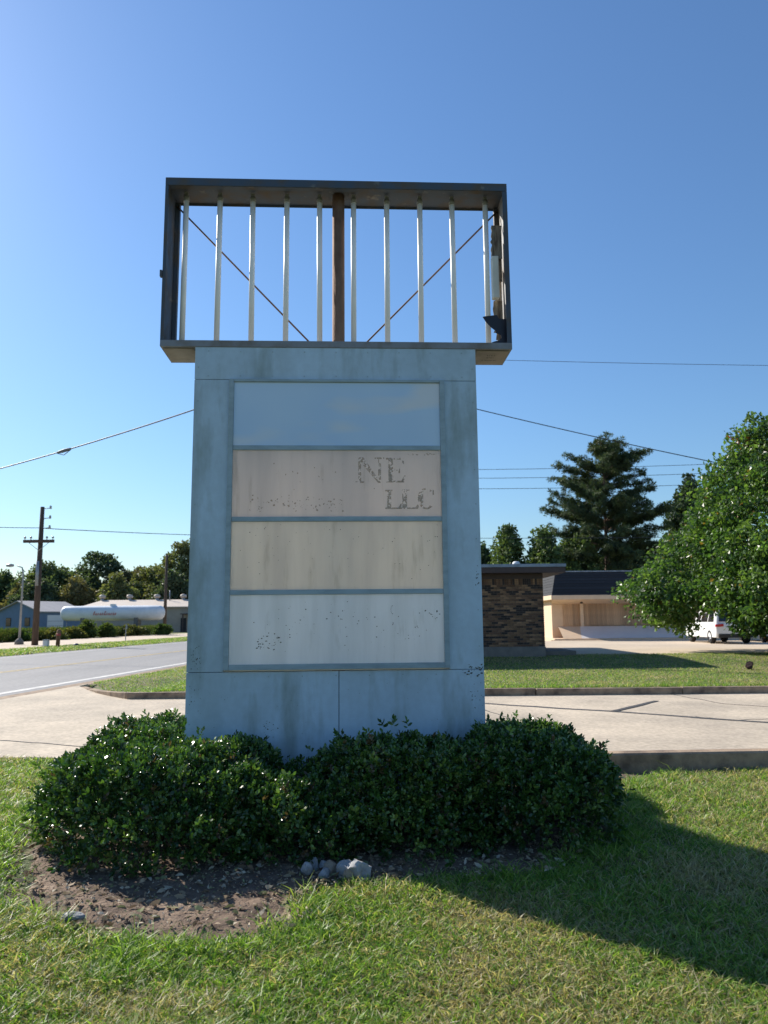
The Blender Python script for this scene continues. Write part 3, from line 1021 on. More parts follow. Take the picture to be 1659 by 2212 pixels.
MB().tube([(1.165, .36, 5.60), (-.30, .36, ZB)], .0085, 6).build('brace_rod', M['rod'], hd)
# right-hand remains: battered backing strips, ballast box, torn black sheet
for k, (z0, z1, w0, w1) in enumerate(((5.02, 5.36, .055, .10), (4.80, 5.20, .04, .075), (4.30, 4.62, .05, .085), (4.24, 4.95, .03, .055))):
    b = MB()
    n = 12
    ps = [(1.165 - w1 + rnd.uniform(-.012, .012), z0 + (z1 - z0) * q / n) for q in range(n + 1)]
    ps += [(1.168, z1 - (z1 - z0) * q / n) for q in range(n + 1)]
    b.prism(ps, .19 + .03 * k, .196 + .03 * k).build('backing_strip', M['ply'], hd)
hb('ballast_box', 'ballast', 1.055, 1.12, .13, .20, 4.60, 5.02, bev=.006)
tear = [(1.182, 4.07), (.985, 4.07), (1.0, 4.12), (1.03, 4.135), (1.085, 4.15), (1.105, 4.175), (1.10, 4.20), (1.05, 4.222), (1.06, 4.235), (1.01, 4.275), (.965, 4.325), (.935, 4.375), (.965, 4.382), (1.07, 4.395), (1.085, 4.36), (1.182, 4.352)]
MB().prism(tear, .055, .060).build('torn_sheet', M['black_plastic'], hd)
b = MB()                                                        # scrawled marks under the tray
for row, (yy, x0, x1) in enumerate(((.14, .98, 1.06), (.20, .985, 1.05), (.27, .955, 1.08))):
    x = x0
    while x < x1:
        l_ = rnd.uniform(.006, .016)
        a = rnd.uniform(-1, 1)
        b.add([(x, yy - .014, ZB - .029), (x + l_ * .5, yy - .014, ZB - .029), (x + l_ + a * .008, yy + .014, ZB - .029), (x + l_ * .5 + a * .008, yy + .014, ZB - .029)], [(0, 1, 2, 3)])
        x += l_ + .004
b.build('scrawl', M['fleck'], hd)['kind'] = 'stuff'
MB().box(HL - .02, HL, -.02, .02, 4.70, 4.76).build('clip', M['steel_dark'], hd)

# ------------------------------------------------------------------ hedge shrubs
HGREEN = np.array([[.036, .088, .020], [.054, .122, .025], [.025, .064, .017], [.082, .160, .033], [.130, .205, .048]])


def shrub(label, cx_, cy_, rx, ry, h, nsp, seed, leafL=.042, low=.0, pw=3.0, ncore=3000, bare=0.0):
    r = np.random.default_rng(seed)
    root = empty('hedge_shrub', (cx_, cy_, 0))
    tag(root, label, 'shrub', 'clipped shrubs around the sign base')
    n = nsp * 2
    th = r.random(n) * 2 * math.pi
    t = r.random(n)
    u = np.where(t < .55, r.random(n) ** .75, 0)                    # top sheet against side wall
    c_, s_ = np.cos(th), np.sin(th)
    top = t < .55
    rr = np.where(top, np.sqrt(r.random(n)), 1.0)
    zz = np.where(top, 0, r.random(n))
    rr = np.where(top, rr, (1 - zz ** pw) ** (1 / pw))
    zz = np.where(top, np.maximum(1 - rr ** pw, 0) ** (1 / pw), zz)
    under = 1 - .04 * np.clip(1 - zz / .35, 0, 1) ** 1.5             # tucks in towards the ground
    X, Y, Z = rr * c_ * rx * under, rr * s_ * ry * under, zz * h
    bumpn = .20 * (vnoise(X * 1.0 + cx_, Y + Z * 1.7 + cy_, 3.2, seed) - .5) + .10 * (vnoise(X + cx_, Y + Z + cy_, 8, seed + 1) - .5) + np.where(r.random(n) < .02, .05 + .07 * r.random(n), 0)
    Nn = np.stack([c_ * rr ** 2 / rx, s_ * rr ** 2 / ry, zz ** 2 / h], 1)
    Nn = norm(Nn + 1e-6)
    P = np.stack([X, Y, Z], 1) + Nn * (bumpn - r.exponential(.05, n))[:, None]
    keep = (P[:, 2] > low + .03) & (r.random(n) < np.where(P[:, 2] < .24, .75 - bare, 1))
    # never grow into the pillar
    wx, wy = P[:, 0] + cx_, P[:, 1] + cy_
    keep &= ~((wx > PL - .03) & (wx < PR + .06) & (wy > 6.38) & (wy < 6.98))
    P, Nn = P[keep], Nn[keep]
    P, Nn = P[:nsp], Nn[:nsp]
    n = len(P)
    # sprigs: 6 to 9 leaves on a short shoot
    k = 8
    shoot = norm(Nn + np.array([0, 0, .55]) + r.normal(0, .45, (n, 3)))
    Pn = np.repeat(P, k, 0)
    Sh = np.repeat(shoot, k, 0)
    tt = np.tile(np.arange(k) / k, n)[:, None]
    side = norm(np.cross(Sh, r.normal(size=Sh.shape)))
    D = norm(Sh * (.35 + .8 * tt) + side * (1 - .45 * tt))
    base = Pn + Sh * tt * .055
    sc = r.uniform(.7, 1.25, len(base))
    sc *= np.repeat(r.uniform(.8, 1.15, n), k)
    colr = HGREEN[r.integers(0, 4, n)]
    fresh = r.random(n) < .16
    colr[fresh] = HGREEN[4] * r.uniform(.9, 1.3, (fresh.sum(), 1))
    brown = r.random(n) < .025 + bare * .1
    colr[brown] = np.array([.11, .075, .04])
    col = np.repeat(colr, k, 0) * r.uniform(.75, 1.25, (len(base), 1))
    # a looser fill inside, leaves hanging in the depth of the shrub
    m_ = ncore
    q = r.normal(size=(m_, 3))
    q = norm(q) * (r.random((m_, 1)) ** .4) * .86
    q = np.sign(q) * np.abs(q) ** .8
    Pc = np.stack([q[:, 0] * rx, q[:, 1] * ry, np.abs(q[:, 2]) * h * .95 + low], 1)
    wx, wy = Pc[:, 0] + cx_, Pc[:, 1] + cy_
    kc = ~((wx > PL - .03) & (wx < PR + .06) & (wy > 6.38) & (wy < 6.98)) & (Pc[:, 2] > low + .06)
    Pc = Pc[kc]
    base = np.concatenate([base, Pc])
    D = np.concatenate([D, r.normal(size=Pc.shape)])
    sc = np.concatenate([sc, r.uniform(.8, 1.2, len(Pc))])
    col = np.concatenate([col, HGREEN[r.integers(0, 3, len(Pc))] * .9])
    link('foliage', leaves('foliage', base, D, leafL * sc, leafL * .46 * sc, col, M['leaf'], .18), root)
    b = MB()
    for i in range(26):
        a = r.random() * 6.28
        r0, r1 = r.random() * .3, .55 + .42 * r.random()
        p0 = Vector((math.cos(a) * rx * r0, math.sin(a) * ry * r0, 0))
        p2 = Vector((math.cos(a + r.normal() * .3) * rx * r1, math.sin(a) * ry * r1, h * r.uniform(.35, .85)))
        p1 = p0 * .55 + p2 * .45 + Vector((r.normal() * .04, r.normal() * .04, -.06))
        w_ = [Vector((cx_, cy_, 0)) + p for p in (p1, p2)]
        if any(PL - .05 < q_.x < PR + .08 and 6.36 < q_.y < 7.0 for q_ in w_): continue
        b.tube([p0, p1, p2], [.011, .008, .003], 5, cap=False)
        for j in range(3):
            s0 = p1.lerp(p2, .2 + .25 * j)
            b.tube([s0, s0 + Vector((r.normal() * .12, r.normal() * .12, abs(r.normal()) * .10))], [.004, .0015], 4, cap=False)
    b.build('stems', M['twig'], root)
    return root


shrub('broad sunlit clipped shrub at the road-side corner of the sign base', -1.60, 5.88, .89, .98, .62, 3900, 101, ncore=5200, bare=.05, pw=3.6)
shrub('clipped shrub behind the road-side edge of the sign, against the driveway', -2.02, 7.02, .60, .90, .65, 2000, 102, ncore=2000, pw=3.6)
shrub('low bare-twigged shrub with a notch in front of the panel seam', -.62, 5.80, .66, .80, .42, 1700, 103, ncore=2400, bare=.22)
shrub('dark clipped shrub in front of the sign base, above the white rocks', .14, 5.86, .74, .76, .60, 2800, 104, ncore=3600, bare=.20, pw=3.4)
shrub('large rounded dark shrub at the kerb-side corner of the sign', 1.02, 6.15, .80, .86, .65, 3300, 105, ncore=3800, bare=.05, pw=3.2)
shrub('rounded shrub behind the kerb-side edge of the sign', 1.30, 7.12, .54, .62, .62, 1500, 106, ncore=1500)

# ------------------------------------------------------------------ brick building
bk = empty('brick_building', (0, 25.3, 0))
tag(bk, 'low flat-roofed brown brick building with brown fascia beyond the driveway', 'building')
BX0, BX1 = -1.6, 5.34
BB, BT = .675, 3.10
wall = MB().box(BX0 + .02, BX1 - .012, .014, 10.5, .2, BT).build('brick_wall', M['mortar'], bk)
bm_ = {}
for k in 'abc':
    bm_[k] = MB().box(-.097, .097, 0, .03, -.0285, .0285).mesh('brick', M['brick_' + k])
    bm_['s' + k] = MB().box(-.0285, .0285, 0, .03, -.097, .097).mesh('soldier_brick', M['brick_' + k])


def bpick():
    t = rnd.random()
    return 'a' if t < .40 else 'b' if t < .72 else 'c'


row, z = 0, BB + .034
rest = {k: MB() for k in 'abc'}
runc = 'b'
while z < 2.72:
    x = BX1 - .0975 - (.104 if row % 2 else 0)
    if row % 2:
        rest['b'].box(BX1 - .091, BX1, 0, .03, z - .0285, z + .0285)
    while x > BX0:
        runc = bpick() if rnd.random() < .72 else runc
        if x > 3.32:
            link('brick', bm_[runc], wall, (x, rnd.uniform(-.003, .003), z))
        else:
            rest[runc].box(x - .097, x + .097, 0, .03, z - .0285, z + .0285)
        x -= .208
    z += .0685
    row += 1
x = BX1 - .03
while x > BX0 + .1:
    k = bpick()
    if x > 3.32: link('soldier_brick', bm_['s' + k], wall, (x, 0, 2.83))
    else: rest[k].box(x - .0285, x + .0285, 0, .03, 2.733, 2.927)
    x -= .0685
for k in 'abc':
    o = rest[k].build('brick_field', M['brick_' + k], wall)
    o['kind'] = 'stuff'
MB().box(BX0, BX1, -.012, 10.5, 2.932, BT).build('frieze_board', M['fascia'], bk)
MB().box(BX0 - .6, BX1 + .66, -.52, 11.2, 3.101, 3.29).build('fascia', M['fascia'], bk, bevel=.006)
rf = MB().box(BX0 - .62, BX1 + .68, -.54, 11.22, 3.292, 3.395).build('roof_edge', M['roof_metal'], bk, bevel=.008)
MB().box(BX0 - .5, BX1 + .56, -.42, 11.1, 3.396, 3.405).build('roof_felt', M['roof_felt'], rf)
p = at(1115, 1214, 28.5)
vt = empty('roof_vent', (p.x, p.y - 25.3, 3.40))
vt.parent = bk
MB().lathe([(.07, 0), (.07, .16), (.0, .16)], 12).build('pipe', M['galv'], vt)
MB().lathe([(.0, .15), (.15, .15), (.15, .30), (.09, .36), (0, .37)], 14).build('cowl', M['white_door'], vt)
MB().box(BX0, BX1 + .015, -.03, 10.5, -.1, BB - .002).build('foundation', M['found'], bk, bevel=.01)
MB().box(BX1 + .02, BX1 + 1.15, .5, 3.0, -.05, .50).build('side_step', M['found'], bk, bevel=.01)

# ------------------------------------------------------------------ mansard building
ms = empty('mansard_building', (9.97, 45.0, .3))
tag(ms, 'low peach building with black shingled mansard roof and cedar plank front', 'building')
W_, D_ = 17.0, 12.0
MB().box(0.0, W_, -.4, D_, -.45, .10).build('plinth', M['peach'], ms)
MB().box(.35, W_ - .3, 1.62, D_ - .4, .10, 2.65).build('wall', M['peach'], ms)
# side wing wall at the left end and the soffit
MB().box(0, W_, 0, D_, 2.40, 2.67).build('fascia', M['peach'], ms, bevel=.015)
MB().add([(.02, .02, 2.39), (W_, .02, 2.39), (W_, 1.6, 2.16), (.34, 1.6, 2.16), (.34, 1.6, 2.38)], [(0, 1, 2, 3)]).build('soffit', M['peach'], ms)
MB().lathe([(0, 0), (.06, 0), (.09, -.09), (0, -.10)], 10, (2.0, .8, 2.27)).build('soffit_lamp', M['trim'], ms)
# mansard slopes laid in courses of shingles
zc = 8
rise, setb = 1.42, .82
mroof = MB().add([(.06, .06, 2.68), (W_, .06, 2.68), (W_, D_, 2.68), (.06, D_, 2.68), (.06 + setb * .55, .06 + setb, 2.68 + rise), (W_, .06 + setb, 2.68 + rise), (W_, D_, 2.68 + rise), (.06 + setb * .55, D_, 2.68 + rise)],
                 [(0, 1, 5, 4), (3, 0, 4, 7), (4, 5, 6, 7), (1, 2, 6, 5), (2, 3, 7, 6)]).build('roof', M['shingle'], ms)
for k in range(zc):
    t0, t1 = k / zc, (k + 1.12) / zc
    y0, y1 = .06 + setb * t0, .06 + setb * min(t1, 1)
    z0, z1 = 2.68 + rise * t0, 2.68 + rise * min(t1, 1)
    xl0, xl1 = .06 + setb * .55 * t0, .06 + setb * .55 * min(t1, 1)
    MB().add([(xl0 - .02, y0 - .045, z0), (W_, y0 - .045, z0), (W_, y1 - .012, z1), (xl1, y1 - .012, z1), (xl0, y0 - .01, z0 - .012), (W_, y0 - .01, z0 - .012)],
             [(0, 1, 2, 3), (0, 4, 5, 1)]).build('shingle_course', M['shingle'], mroof)
    MB().add([(xl0 - .03, y0 - .045, z0), (xl1 - .01, y1 - .012, z1), (xl1 - .01, D_, z1), (xl0 - .03, D_, z0), (xl0, y0 - .02, z0 - .012), (xl0, D_, z0 - .012)],
             [(0, 1, 2, 3), (0, 3, 5, 4)]).build('shingle_course', M['shingle'], mroof)
MB().box(setb * .55 - .02, W_, setb - .02, D_, 2.68 + rise, 2.68 + rise + .07).build('coping', M['roof_metal'], ms)
# plank front: a narrow bay, a peach post, then the long bay
pk = MB().box(-.066, .066, 0, .03, 0, 1.36).mesh('plank', M['plank'])
x = 1.13
bay = MB().box(1.05, W_ - .6, 1.58, 1.618, .82, 2.22).build('plank_wall', M['plank'], ms)
while x < W_ - 1:
    if not 2.02 < x < 2.30:
        link('plank', pk, bay, (x, 1.545 + rnd.uniform(-.006, .006), .84))
    x += .14
MB().box(2.06, 2.26, 1.40, 1.57, .78, 2.2).build('post', M['peach'], ms)
# sloped pale apron below the planks, hipped at its left end
MB().add([(1.7, -.05, .11), (W_ - .5, -.05, .11), (W_ - .5, 1.40, .80), (2.0, 1.40, .80), (.65, -.05, .11), (.95, 1.40, .80)],
         [(0, 1, 2, 3)]).build('apron', M['apron'], ms)
MB().add([(.62, -.05, .105), (1.7, -.05, .11), (2.0, 1.40, .80), (.66, 1.40, .80)], [(0, 1, 2, 3)]).build('apron_flank', M['peach'], ms)
MB().box(-.3, W_, -.75, -.41, -.45, .03).build('walk_edge', M['peach'], ms)


# ------------------------------------------------------------------ cars
def car(label, paint, loc, rz, L=4.55, Wd=1.84, H=1.66):
    root = empty('parked_car', loc, rz)
    tag(root, label, 'car')
    # side profile, rear at y=0, front at y=L; sections by height with tumblehome
    hw = Wd / 2
    low = [(.05, .30), (.0, .52), (.03, .80), (.10, 1.00), (L - .9, 1.02), (L - .25, .92), (L - .02, .72), (L, .45), (L - .08, .28)]
    prof = low
    n = len(prof)
    vs = []
    for s, k in ((-1, 1.0), (-1, .93), (1, .93), (1, 1.0)):
        for y_, z_ in prof:
            yy = L / 2 + (y_ - L / 2) * (1.0 if k < 1 else .97)
            vs.append((s * hw * (.97 if k == 1.0 else .90), yy, z_ if k < 1 else min(z_, .97)))
    vs = []
    order = (-1.0, -.92, .92, 1.0)
    for s in order:
        for y_, z_ in prof:
            inner = abs(s) < 1
            vs.append((s * hw, L / 2 + (y_ - L / 2) * (1 if inner else .955), z_ if inner else .28 + (z_ - .28) * .93))
    fs = [tuple(range(n)), tuple(range(4 * n - 1, 3 * n - 1, -1))]
    for j in range(3):
        for i in range(n):
            a, b_ = j * n + i, j * n + (i + 1) % n
            fs.append((a, b_, b_ + n, a + n))
    body = MB().add(vs, fs).build('body', paint, root, bevel=.03)
    # greenhouse
    g = [(.12, .98), (.34, H - .08), (.62, H), (L * .52, H), (L * .60, H - .05), (L - 1.25, 1.0)]
    vs = []
    for s in (-1, 1):
        for y_, z_ in g:
            vs.append((s * hw * (.93 - .20 * (z_ - .98) / (H - .98)), y_, z_))
    m_ = len(g)
    fs = [tuple(range(m_)), tuple(range(2 * m_ - 1, m_ - 1, -1))] + [(i, (i + 1) % m_, (i + 1) % m_ + m_, i + m_) for i in range(m_)]
    MB().add(vs, fs).build('cabin', paint, root, bevel=.035)
    gx = lambda z_: hw * (.93 - .20 * (z_ - .98) / (H - .98)) + .006
    for s in (-1, 1):
        for y0, y1, y2, y3 in ((.42, 1.22, 1.22, .62), (1.30, 2.22, 2.16, 1.30), (2.30, L - 1.62, L * .60 - .18, 2.24)):
            z0, z1 = 1.05, H - .16
            MB().add([(s * gx(z0), y0, z0), (s * gx(z0), y1, z0), (s * gx(z1), y2, z1), (s * gx(z1), y3, z1), (s * (gx(z0) - .02), y0, z0), (s * (gx(z0) - .02), y1, z0), (s * (gx(z1) - .02), y2, z1), (s * (gx(z1) - .02), y3, z1)],
                     [(0, 1, 2, 3), (4, 5, 6, 7), (0, 1, 5, 4), (1, 2, 6, 5), (2, 3, 7, 6), (3, 0, 4, 7)]).build('side_window', M['glass'], root)
    for nm, (ya_, za_), (yb_, zb_) in (('rear_window', (.155, 1.08), (.325, H - .13)), ('windscreen', (L - 1.32, 1.05), (L * .60 + .03, H - .10))):
        o_ = -.018 if nm == 'rear_window' else .018
        vs = []
        for dy in (0, -o_):
            vs += [(-gx(za_) + .14, ya_ + o_ + dy, za_), (gx(za_) - .14, ya_ + o_ + dy, za_), (gx(zb_) - .12, yb_ + o_ + dy, zb_), (-gx(zb_) + .12, yb_ + o_ + dy, zb_)]
        MB().add(vs, [(0, 1, 2, 3), (4, 5, 6, 7), (0, 1, 5, 4), (1, 2, 6, 5), (2, 3, 7, 6), (3, 0, 4, 7)]).build(nm, M['glass'], root)
    MB().box(-hw * .86, hw * .86, -.05, .12, .30, .48).build('rear_bumper', M['trim'], root, bevel=.02)
    MB().box(-hw * .86, hw * .86, L - .12, L + .03, .28, .42).build('front_bumper', M['trim'], root, bevel=.02)
    MB().box(-.26, .26, -.022, .02, .66, .78).build('licence_plate', M['white_door'], root)
    for s in (-1, 1):
        x0, x1 = sorted((s * hw * .58, s * hw * .97))
        MB().prism([(x0, .82), (x1, .84), (x1, .97), (x0, .93)], -.02, .16).build('tail_light', M['tail'], root, bevel=.012)
        x0, x1 = sorted((s * hw * .60, s * hw * .92))
        MB().box(x0, x1, L - .20, L - .03, .66, .78).build('headlight', M['insul'], root, bevel=.02)
        x0, x1 = sorted((s * (hw - .02), s * (hw + .17)))
        MB().box(x0, x1, L - 1.75, L - 1.62, 1.02, 1.16).build('wing_mirror', paint, root, bevel=.02)
        for yw in (.86, L - .88):
            wh = empty('wheel', (s * (hw - .10), yw, .335))
            wh.parent = root
            MB().lathe([(.20, -.11), (.31, -.11), (.335, -.07), (.335, .07), (.31, .11), (.20, .11), (.20, -.11)], 24, axis='X').build('tyre', M['rubber'], wh)
            b = MB().lathe([(0, s * .06), (.05, s * .085), (.06, s * .07)], 16, axis='X')
            for q in range(5):
                a = 2 * math.pi * q / 5
                b.tube([(s * .07, .04 * math.cos(a), .04 * math.sin(a)), (s * .085, .20 * math.cos(a), .20 * math.sin(a))], .026, 6)
            b.lathe([(.19, s * .05), (.205, s * .1), (.205, -s * .05)], 24, axis='X')
            b.build('rim', M['alloy'], wh)
    return root


car('white hatchback-tailed family car with red tail lights parked behind the leafy tree', M['car_white'], (16.9, 36.5, .30), R(-3.6))
car('silver-grey car half hidden beyond the white car and the leafy tree', M['car_silver'], (20.0, 37.6, .30), R(-5), L=4.6, H=1.46)


# ------------------------------------------------------------------ trees
def limb(b, p0, p1, r0, r1, n=6, wob=.08, seg=4):
    p0, p1 = Vector(p0), Vector(p1)
    L_ = (p1 - p0).length
    pts = [p0.lerp(p1, i / seg) + Vector((rnd.gauss(0, 1), rnd.gauss(0, 1), rnd.gauss(0, .5))) * wob * L_ * (0 if i in (0, seg) else .25) for i in range(seg + 1)]
    b.tube(pts, [r0 + (r1 - r0) * i / seg for i in range(seg + 1)], n, cap=False)
    return pts


def broad_tree(name, label, loc, H, rx, ry, z0, nclump, per, leafL, cols, m, seed, trunk_r=.2, group=None, lob=.22, cat='tree', clr=.55, taper=1.6, cull=None, red=0.0, kc=.42, tm=.55):
    r = np.random.default_rng(seed)
    root = empty(name, loc)
    tag(root, label, cat, group)
    # clumps through the crown: most near the outside, some within
    n = nclump * 3
    q = norm(r.normal(size=(n, 3)))
    rad = r.random(n) ** .33
    rad = np.where(r.random(n) < .62, .80 + .2 * r.random(n), rad * .85)
    lobes = norm(r.normal(size=(9, 3)))
    lb = (1 - lob) + lob * 1.6 * np.maximum(0, (q @ lobes.T)).max(1) ** 3
    hz = (H - z0)
    zc_ = z0 + hz * kc
    up = np.where(q[:, 2] > 0, hz * (1 - kc), hz * kc)
    Z = zc_ + q[:, 2] * rad * lb * up
    k = np.clip((Z - z0) / hz, 0, 1)
    wid = np.where(k > kc, (1 - (np.maximum(k - kc, 0) / (1 - kc)) ** taper) * tm + 1 - tm, .80 + .2 * k / kc)
    P = np.stack([q[:, 0] * rad * lb * rx * wid, q[:, 1] * rad * lb * ry * wid, Z], 1)
    if cull is not None: P = P[cull(P)]
    P = P[:nclump]
    n = len(P)
    # leaves of each clump
    cr = clr * r.uniform(.6, 1.25, n)
    L3 = r.normal(size=(n, per, 3))
    L3 = L3 / np.linalg.norm(L3, axis=2, keepdims=True) * (r.random((n, per, 1)) ** .45)
    L3[:, :, 2] *= .72
    Q = (P[:, None] + L3 * cr[:, None, None]).reshape(-1, 3)
    out = norm(Q - np.array([0, 0, zc_]))
    D = norm(out * .5 + r.normal(0, .6, Q.shape) + np.array([0, 0, -.35]))
    c = cols[r.integers(0, len(cols), n)] * r.uniform(.8, 1.2, (n, 1))
    c = np.repeat(c, per, 0) * r.uniform(.75, 1.3, (len(Q), 1))
    if red:
        rc = np.repeat(r.random(n) < red, per) & (r.random(len(Q)) < .6)
        c[rc] = np.array([.22, .065, .025]) * r.uniform(.7, 1.2, (rc.sum(), 1))
        ye = r.random(len(Q)) < .012
        c[ye] = np.array([.24, .15, .04])
    s = leafL * r.uniform(.7, 1.3, len(Q))
    link('crown', cards('crown', Q, D, s, s * .72, c, m), root)
    b = MB()
    tp = Vector((r.normal() * .15, r.normal() * .15, z0 + hz * .72))
    b.tube([(0, 0, -.1), (0, 0, .25), (tp.x * .3, tp.y * .3, z0 + hz * .2), (tp.x * .7, tp.y * .7, z0 + hz * .45), tuple(tp)], [trunk_r * 1.4, trunk_r, trunk_r * .85, trunk_r * .55, trunk_r * .15], 9)
    for j in r.choice(n, min(n, 26), replace=False):
        e = P[j]
        s0 = max(.35, (e[2] - z0) / hz * .62) * tp.z * .75
        limb(b, (tp.x * s0 / tp.z, tp.y * s0 / tp.z, s0), e, trunk_r * .35, trunk_r * .06, 5)
    b.build('trunk', M['bark'], root)
    return root


TG = np.array([[.065, .130, .034], [.090, .165, .042], [.048, .100, .032], [.115, .185, .048]])


def pear_cull(P):
    # a gap under the crown on its camera side, where the parked cars show through
    b_ = (P[:, 0] + 14.4) / (P[:, 1] + 26.6)
    return ~((P[:, 2] < 1.78) & (b_ > .402) & (b_ < .468))


broad_tree('pear_tree', 'dense glossy-leaved ornamental tree with a few reddening leaves by the parking lot', (14.5, 26.6, .2), 7.5, 5.75, 5.4, .40, 1750, 58, .16, TG, M['tree_leaf'], 201, .22, cull=pear_cull, red=.014, clr=.58, taper=1.5, kc=.30, tm=.42, lob=.46)


def pine(label, loc, H, rad, seed, z0=3.0, tufts=1.0, dens=1.0):
    r = np.random.default_rng(seed)
    rn = random.Random(seed)
    root = empty('pine_tree', loc)
    tag(root, label, 'tree', 'evergreens behind the buildings')
    b = MB()
    lean = Vector((r.normal() * .25, r.normal() * .25, 0))
    tr = lambda z: lean * (z / H) ** 2
    b.tube([tuple(tr(z) + Vector((0, 0, z))) for z in np.linspace(-.2, H * .97, 9)], list(np.linspace(.30, .04, 9)), 9)
    ends = []
    z = z0
    while z < H * .985:
        k = (z - z0) / (H - z0)
        ln = rad * (1 - .60 * max(0, k - .1) ** 1.5) * (.70 + .3 * min(1, k / .25)) * min(1, .28 + (1 - k) * 7)
        for j in range(rn.randint(5, 7)):
            a = rn.random() * 6.283
            l_ = ln * rn.uniform(.55, 1.12)
            p0 = tr(z) + Vector((0, 0, z))
            rise_ = rn.uniform(-.12, .22) + .35 * k
            p1 = p0 + Vector((math.cos(a) * l_, math.sin(a) * l_, l_ * rise_))
            pts = limb(b, p0, p1, .075 * (1.2 - k), .018, 5, .10, 4)
            m_ = max(5, int(l_ * 6.5 * dens))
            for t in range(m_):
                f = .30 + .72 * t / m_
                i = min(int(f * 4), 3)
                pp = pts[i].lerp(pts[i + 1], min(f * 4 - i, 1.15))
                ends.append(pp + Vector((rn.gauss(0, .30), rn.gauss(0, .30), rn.gauss(.06, .17))) * (.5 + .6 * f))
        z += rn.uniform(.42, .72)
    E_ = np.array([tuple(p) for p in ends])
    n = len(E_)
    per = 34
    D = norm(r.normal(size=(n * per, 3)) * np.array([1, 1, .8]) + np.array([0, 0, .45]))
    P = np.repeat(E_, per, 0) + D * .04
    PG = np.array([[.065, .095, .045], [.085, .120, .050], [.048, .075, .042], [.105, .135, .055]])
    c = np.repeat(PG[r.integers(0, 4, n)] * r.uniform(.8, 1.2, (n, 1)), per, 0) * r.uniform(.8, 1.2, (n * per, 1))
    L_ = r.uniform(.22, .40, n * per) * tufts
    link('crown', cards('crown', P, D, L_, .055 * np.ones(n * per) * tufts, c, M['needle']), root)
    b.build('trunk', M['pinebark'], root)


p = at(1312, 1240, 70)
pine('tall broad pine tree rising behind the mansard roof', (p.x, 70, 0), 17.7, 6.2, 301, z0=2.2, dens=1.6)
DG = np.array([[.060, .095, .050], [.078, .118, .055], [.045, .075, .045]])
p = at(1500, 1240, 82)
broad_tree('evergreen_tree', 'dark narrow evergreen tree beyond the tall pine', (p.x, 82, 0), 17.8, 2.9, 2.9, 3, 380, 70, .36, DG, M['far_leaf'], 302, .25, 'evergreens behind the buildings', lob=.35, clr=.8, taper=1.9)
MG = np.array([[.095, .140, .050], [.120, .165, .058], [.072, .110, .045]])
for i, (px_, top, wpx, Y, lb) in enumerate(((1100, 1158, 62, 66, 'rounded young pine just behind the brick building roof'), (1172, 1142, 52, 64, 'mid-green tree between the rounded young pine and the tall pine'), (1235, 1170, 80, 68, 'low green tree at the foot of the tall pine'),
                                           (1400, 1160, 90, 76, 'wide low tree filling in behind the tall pine'), (1045, 1195, 40, 74, 'small far tree showing beside the sign edge above the brick roof'), (1330, 1190, 120, 74, 'dark undergrowth tree under the tall pine'))):
    t_ = at(px_, top, Y)
    broad_tree('evergreen_tree', lb, (t_.x, Y, 0), t_.z * 1.05, wpx / F * Y * .80, wpx / F * Y * .80, .6, 260, 60, .32, MG if i < 3 else DG, M['far_leaf'], 310 + i, .15, 'evergreens behind the buildings', lob=.3, clr=.75, taper=2.0)

# tree line across the road
FG = [np.array([[.10, .135, .062], [.12, .155, .068]]), np.array([[.075, .105, .060], [.092, .122, .066]]), np.array([[.165, .17, .072], [.135, .155, .068]]), np.array([[.20, .17, .08], [.165, .155, .075]])]
KIND = ['mid-green', 'dark green', 'olive green', 'yellowing']
tl = [(8, 1247, 60, 150, 0, 'at the edge of the tree line above the slate-blue house gable'), (52, 1268, 60, 145, 3, 'thin-topped behind the utility pole and house gable'), (112, 1222, 105, 150, 0, 'rounded and broad behind the slate-blue house roof'),
      (165, 1262, 60, 140, 3, 'low, between the broad rounded tree and the tallest dark tree'), (216, 1206, 92, 158, 1, 'tallest and dark, behind the end of the white tank'), (252, 1262, 54, 138, 2, 'low, just over the roof vents of the tan building'),
      (292, 1228, 70, 160, 3, 'sparse and pale above the tan roof'), (342, 1216, 80, 152, 2, 'behind the bare wooden pole'), (392, 1192, 84, 148, 2, 'tall, beside the edge of the sign'), (372, 1250, 70, 140, 1, 'low, behind the tan building end'), (82, 1270, 70, 138, 1, 'low, right behind the slate-blue house'), (-40, 1240, 80, 150, 0, 'past the slate-blue house, at the end of the line'), (450, 1215, 90, 150, 1, 'in the line, hidden behind the sign')]
for i, (px_, top, wpx, Y, kd, where) in enumerate(tl):
    t_ = at(px_, top, Y)
    broad_tree('roadside_tree', '%s tree %s' % (KIND[kd], where), (t_.x, Y, -.05), t_.z * 1.06, wpx / F * Y * .78, wpx / F * Y * .70, .6, 260 if kd != 3 else 170, 46, .62, FG[kd], M['far_leaf'], 400 + i, .25, 'trees in the line across the road', lob=.36, clr=1.35 if kd != 3 else 1.15, taper=2.2)

